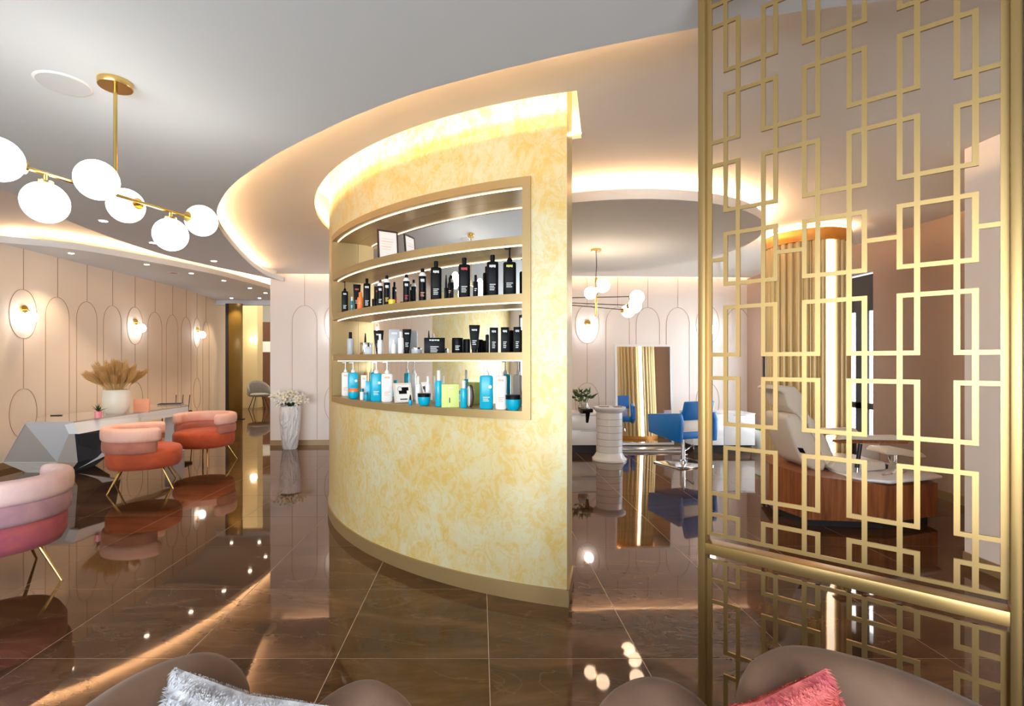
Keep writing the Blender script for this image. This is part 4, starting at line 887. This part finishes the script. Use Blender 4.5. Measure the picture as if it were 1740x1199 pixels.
# blue salon chair
x, y = 2.88, 7.08
t = thing('salon_chair', 'bright blue leather salon armchair on a chrome pedestal facing the mirror', 'chair', (x, y, 0), .38)
g = MB().box(-.30, .30, -.26, .26, .012, .02); MB().box(-.30, .30, -.26, .26, 0, .018).build('base_plate', M_CHROME, t, bevel=.004)
MB().lathe([(.045, .018), (.04, .06), (.028, .07), (.028, .40)], 20).build('column', M_CHROME, t, smooth=True)
MB().tube([(.03, 0, .20), (.14, -.05, .28), (.15, -.05, .22)], .009, 8).build('pump_lever', M_CHROME, t, smooth=True)
MB().box(-.27, .27, -.25, .27, .40, .50).build('seat', M_BLUE, t, bevel=.02)
g = MB(); g.add([(-.25, -.27, .66), (.25, -.27, .66), (.25, -.20, .66), (-.25, -.20, .66), (-.25, -.33, .92), (.25, -.33, .92), (.25, -.27, .92), (-.25, -.27, .92)], [(0, 3, 2, 1), (4, 5, 6, 7), (0, 1, 5, 4), (1, 2, 6, 5), (2, 3, 7, 6), (3, 0, 4, 7)]); g.build('backrest', M_BLUE, t, bevel=.015)
g = MB().box(-.22, .22, -.245, -.20, .50, .66); g.build('back_panel', M_WHITEP, t, bevel=.005)
for s in (-1, 1):
    g = MB(); x0, x1 = (s * .27, s * .34) if s > 0 else (-.34, -.27)
    g.add([(xx, yy, zz) for xx in (x0, x1) for yy, zz in ((-.28, .36), (.32, .44), (.34, .70), (-.27, .76), (-.30, .66))], [(4, 3, 2, 1, 0), (5, 6, 7, 8, 9)] + [(i, (i + 1) % 5, (i + 1) % 5 + 5, i + 5) for i in range(5)]); g.build('armrest', M_BLUE, t, bevel=.012)

# ------------------------------------------------------------------ pedicure station
ox, oy = 3.45, 4.85
ped = thing('pedicure_chair', 'cream leather pedicure chair mounted on a faceted walnut tub base', 'chair', (ox, oy, 0))
pl = [(2.79, 4.82), (2.87, 4.38), (3.52, 4.30), (4.12, 4.50), (4.26, 4.95), (3.9, 5.25), (2.95, 5.25)]
pl = [(a - ox, b_ - oy) for a, b_ in pl]; tops = [.475, .46, .385, .36, .36, .40, .475]
MB().prism(pl, .07, tops).build('tub_base', M_WOOD, ped)
MB().prism([(a * .92, b_ * .88) for a, b_ in pl], 0, .07).build('plinth', M_BLACKM, ped)
bs = [(3.28, 4.42), (3.52, 4.28), (4.14, 4.47), (4.30, 4.95), (3.9, 5.22), (3.25, 5.2)]; bs = [(a - ox, b_ - oy) for a, b_ in bs]
g = MB().prism(bs, .405, .435); g.build('basin_rim', M_WHITE, ped, bevel=.01)
MB().lathe([(.20, .436), (.21, .441), (.19, .441), (.18, .437)], 32, (.25, 0)).build('basin', M_WHITEP, ped, smooth=True)
def loc(px, py, Y): return ((px - CX) / F * Y - ox, Y - oy, EYE - (py - CY) / F * Y)
g = MB().tube([(.02, -.25, .435), (.02, -.25, .50), (.06, -.22, .53), (.10, -.2, .50)], .014, 10); g.build('faucet', M_CHROME, ped, smooth=True)
MB().tube([(.16, -.36, .436), (.24, -.37, .45)], .012, 10).build('shower_handle', M_CHROME, ped, smooth=True)
MB().tube([(.34, -.32, .436), (.44, -.28, .45)], .012, 10).build('tap', M_CHROME, ped, smooth=True)
def profile(nm, pts, y0, y1, m_, bev=.025, par=ped):
    k = len(pts); g = MB(); g.add([(p[0], y0, p[1]) for p in pts] + [(p[0], y1, p[1]) for p in pts], [tuple(range(k)), tuple(range(k, 2 * k))[::-1]] + [(i, i + k, (i + 1) % k + k, (i + 1) % k) for i in range(k)])
    return g.build(nm, m_, par, bevel=bev, seg=3)
def XZ(px, py, Y=4.75): q = loc(px, py, Y); return (q[0], q[2])
profile('backrest_shell', [XZ(1325, 708), XZ(1331, 701), XZ(1345, 702), XZ(1362, 722), XZ(1382, 755), XZ(1392, 785), XZ(1390, 797), XZ(1372, 795), XZ(1352, 782), XZ(1338, 750)], -.20, .20, M_CREAM, .03)
profile('headrest', [XZ(1309, 660), XZ(1318, 654), XZ(1345, 656), XZ(1357, 668), XZ(1364, 690), XZ(1372, 718), XZ(1360, 722), XZ(1347, 702), XZ(1332, 690), XZ(1327, 668)], -.16, .16, M_CREAM, .02)
profile('backrest_cushion', [XZ(1364, 700), XZ(1376, 712), XZ(1398, 745), XZ(1410, 775), XZ(1404, 792), XZ(1392, 785), XZ(1382, 755), XZ(1368, 728)], -.17, .17, M_CREAM, .02)
profile('seat_cushion', [XZ(1395, 790), XZ(1402, 780), XZ(1440, 778), XZ(1488, 780), XZ(1490, 793), XZ(1462, 796), XZ(1410, 799)], -.22, .22, M_CREAM, .02)
for yy in (-.29, .24):
    profile('armrest_pad', [XZ(1402, 742), XZ(1410, 736), XZ(1500, 735), XZ(1508, 744)], yy, yy + .08, M_CREAM, .012)
    profile('armrest_board', [XZ(1400, 747), XZ(1402, 743), XZ(1515, 744), XZ(1512, 748)], yy - .005, yy + .085, M_WOOD, 0)
    MB().tube([(-.05 + .1, yy + .04, .70), (.02, yy + .04, .48)], .018, 10).build('armrest_post', M_BLACKM, ped, smooth=True)
profile('side_latch', [XZ(1344, 757), XZ(1352, 758), XZ(1357, 767), XZ(1348, 765)], -.206, -.196, M_BLACK, 0)
profile('underframe', [XZ(1375, 800), XZ(1390, 795), XZ(1500, 793), XZ(1508, 788), XZ(1506, 800), XZ(1450, 805)], -.12, .12, M_BLACKM, .01)
profile('footrest', [XZ(1500, 769), XZ(1506, 762), XZ(1540, 763), XZ(1565, 768), XZ(1574, 776), XZ(1560, 778), XZ(1530, 773), XZ(1504, 772)], -.12, .12, M_CREAM, .015)
q = loc(1538, 775, 4.75); MB().tube([(q[0], 0, q[2]), (q[0], 0, .44)], .016, 10).build('footrest_post', M_CHROME, ped, smooth=True)
MB().tube([(q[0] - .06, 0, q[2] - .02), (q[0] - .05, 0, q[2] - .07), (q[0], 0, q[2] - .09)], .014, 10).build('footrest_bracket', M_SILVER, ped, smooth=True)
t = thing('towel_bin', 'small white box bin by the window behind the pedicure chair', 'bin', (4.20, 5.47, 0)); MB().box(-.10, .10, -.10, .10, .35, .62).build('bin_body', M_WHITEP, t, bevel=.012); MB().box(-.02, .02, -.106, -.10, .52, .545).build('latch', M_DBROWN, t); MB().box(-.12, -.09, -.03, .03, 0, .62).build('stand', M_BLACKM, t); MB().box(-.12, .12, -.10, .10, 0, .02).build('foot', M_BLACKM, t)

# ------------------------------------------------------------------ passage and hall beyond
t = thing('bronze_door', 'tall bronze sliding door panel at the passage opening', 'door', (-6.22, 12.75, 0)); MB().box(-.17, .17, -.03, .03, 0, 2.94).build('door_leaf', M_BRONZE, t, bevel=.004); MB().box(-.24, -.172, -.04, .04, 0, 2.94).build('dark_gap', M_BLACKM, t); MB().box(-.22, .22, -.05, .05, .0, .02).build('threshold', M_BLACKM, t)  # dark strip left of the leaf stands in for the shaded gap
g = MB().box(-7.6, -3.45, 12.95, 13.1, 2.93, 4.2); struct(g, 'trim_1', M_CEIL)
g = MB(); g.box(-13, -3.45, 24, 24.2, 0, 6); g.box(-13, -12.8, 13.5, 24, 0, 6); g.box(-3.6, -3.4, 13.1, 24, 0, 6); g.box(-13, -6.9, 13.9, 14.05, 0, 6); struct(g, 'wall_hall', M_HALLW)
g = MB().box(-13, -3.4, 13.1, 24.2, 5.6, 5.7); struct(g, 'ceiling_hall', M_HALLW)
area('hall_lamp', (-7.5, 17, 5.4), (0, 0, 0), 4, 6, 320, (1.0, .88, .70))
g = MB(); g.box(-7.50, -7.02, 15.8, 16.2, 0, 5.6); tag(g.build('hall_pillar', M_HALLY, bevel=.01), 'warm yellow pillar in the hall beyond the passage', 'pillar')
g = MB(); g.box(-8.12, -7.99, 16.9, 17.1, 0, 5.6); tag(g.build('hall_post', M_WHITE, bevel=.01), 'thin white post in the hall left of the yellow pillar', 'pillar')
t = thing('wall_panelling', 'walnut panelled hall wall divided by a white band', 'panelling', (-8.3, 20, 0)); MB().box(-1.2, 1.6, -.05, .05, 0, 1.85).build('lower_panel', M_HALLD, t); MB().box(-1.2, 1.6, -.06, .05, 1.85, 2.27).build('white_band', M_HALLW, t); MB().box(-1.2, 1.6, -.05, .05, 2.27, 3.05).build('upper_panel', M_HALLD, t)
t = thing('hall_globe_lamp', 'small glowing globe lamp on the yellow hall pillar', 'lamp', (-7.05, 15.6, 2.15)); MB().sphere((0, 0, 0), .11, 20, 14).build('globe', M_GLOBEW, t, smooth=True); MB().tube([(0, .10, 0), (0, .2, 0)], .03, 10).build('mount', M_BRASS, t, smooth=True)
def hall_chair(x, y, rz, label):
    t = thing('armchair', label, 'chair', (x, y, 0), rz, 'grey shell armchairs in the hall'); MB().lathe([(.24, .40), (.30, .42), (.31, .47), (.2, .5)], 24).build('seat', M_GFAB, t, smooth=True)
    g = MB(); sweep(g, arcpath((0, 0), .30, 70, 290, 26), .03, .42, lambda q: .62 + .26 * math.sin(PI * q), 12, 2.6, .6); g.build('shell', M_GFAB, t, smooth=True, angle=80)
    for sx in (-1, 1):
        for sy in (-1, 1): MB().tube([(sx * .12, sy * .12, .41), (sx * .24, sy * .24, 0)], .012, 8).build('leg', M_BLACKM, t, smooth=True)
hall_chair(-6.75, 15.3, -.9, 'grey shell armchair in the hall right beside the blush wall')
hall_chair(-7.75, 16.6, 2.2, 'darker grey armchair in the hall beside the bronze door panel')
hall_chair(-6.35, 16.8, -1.5, 'grey shell armchair farther back in the hall behind the first one')
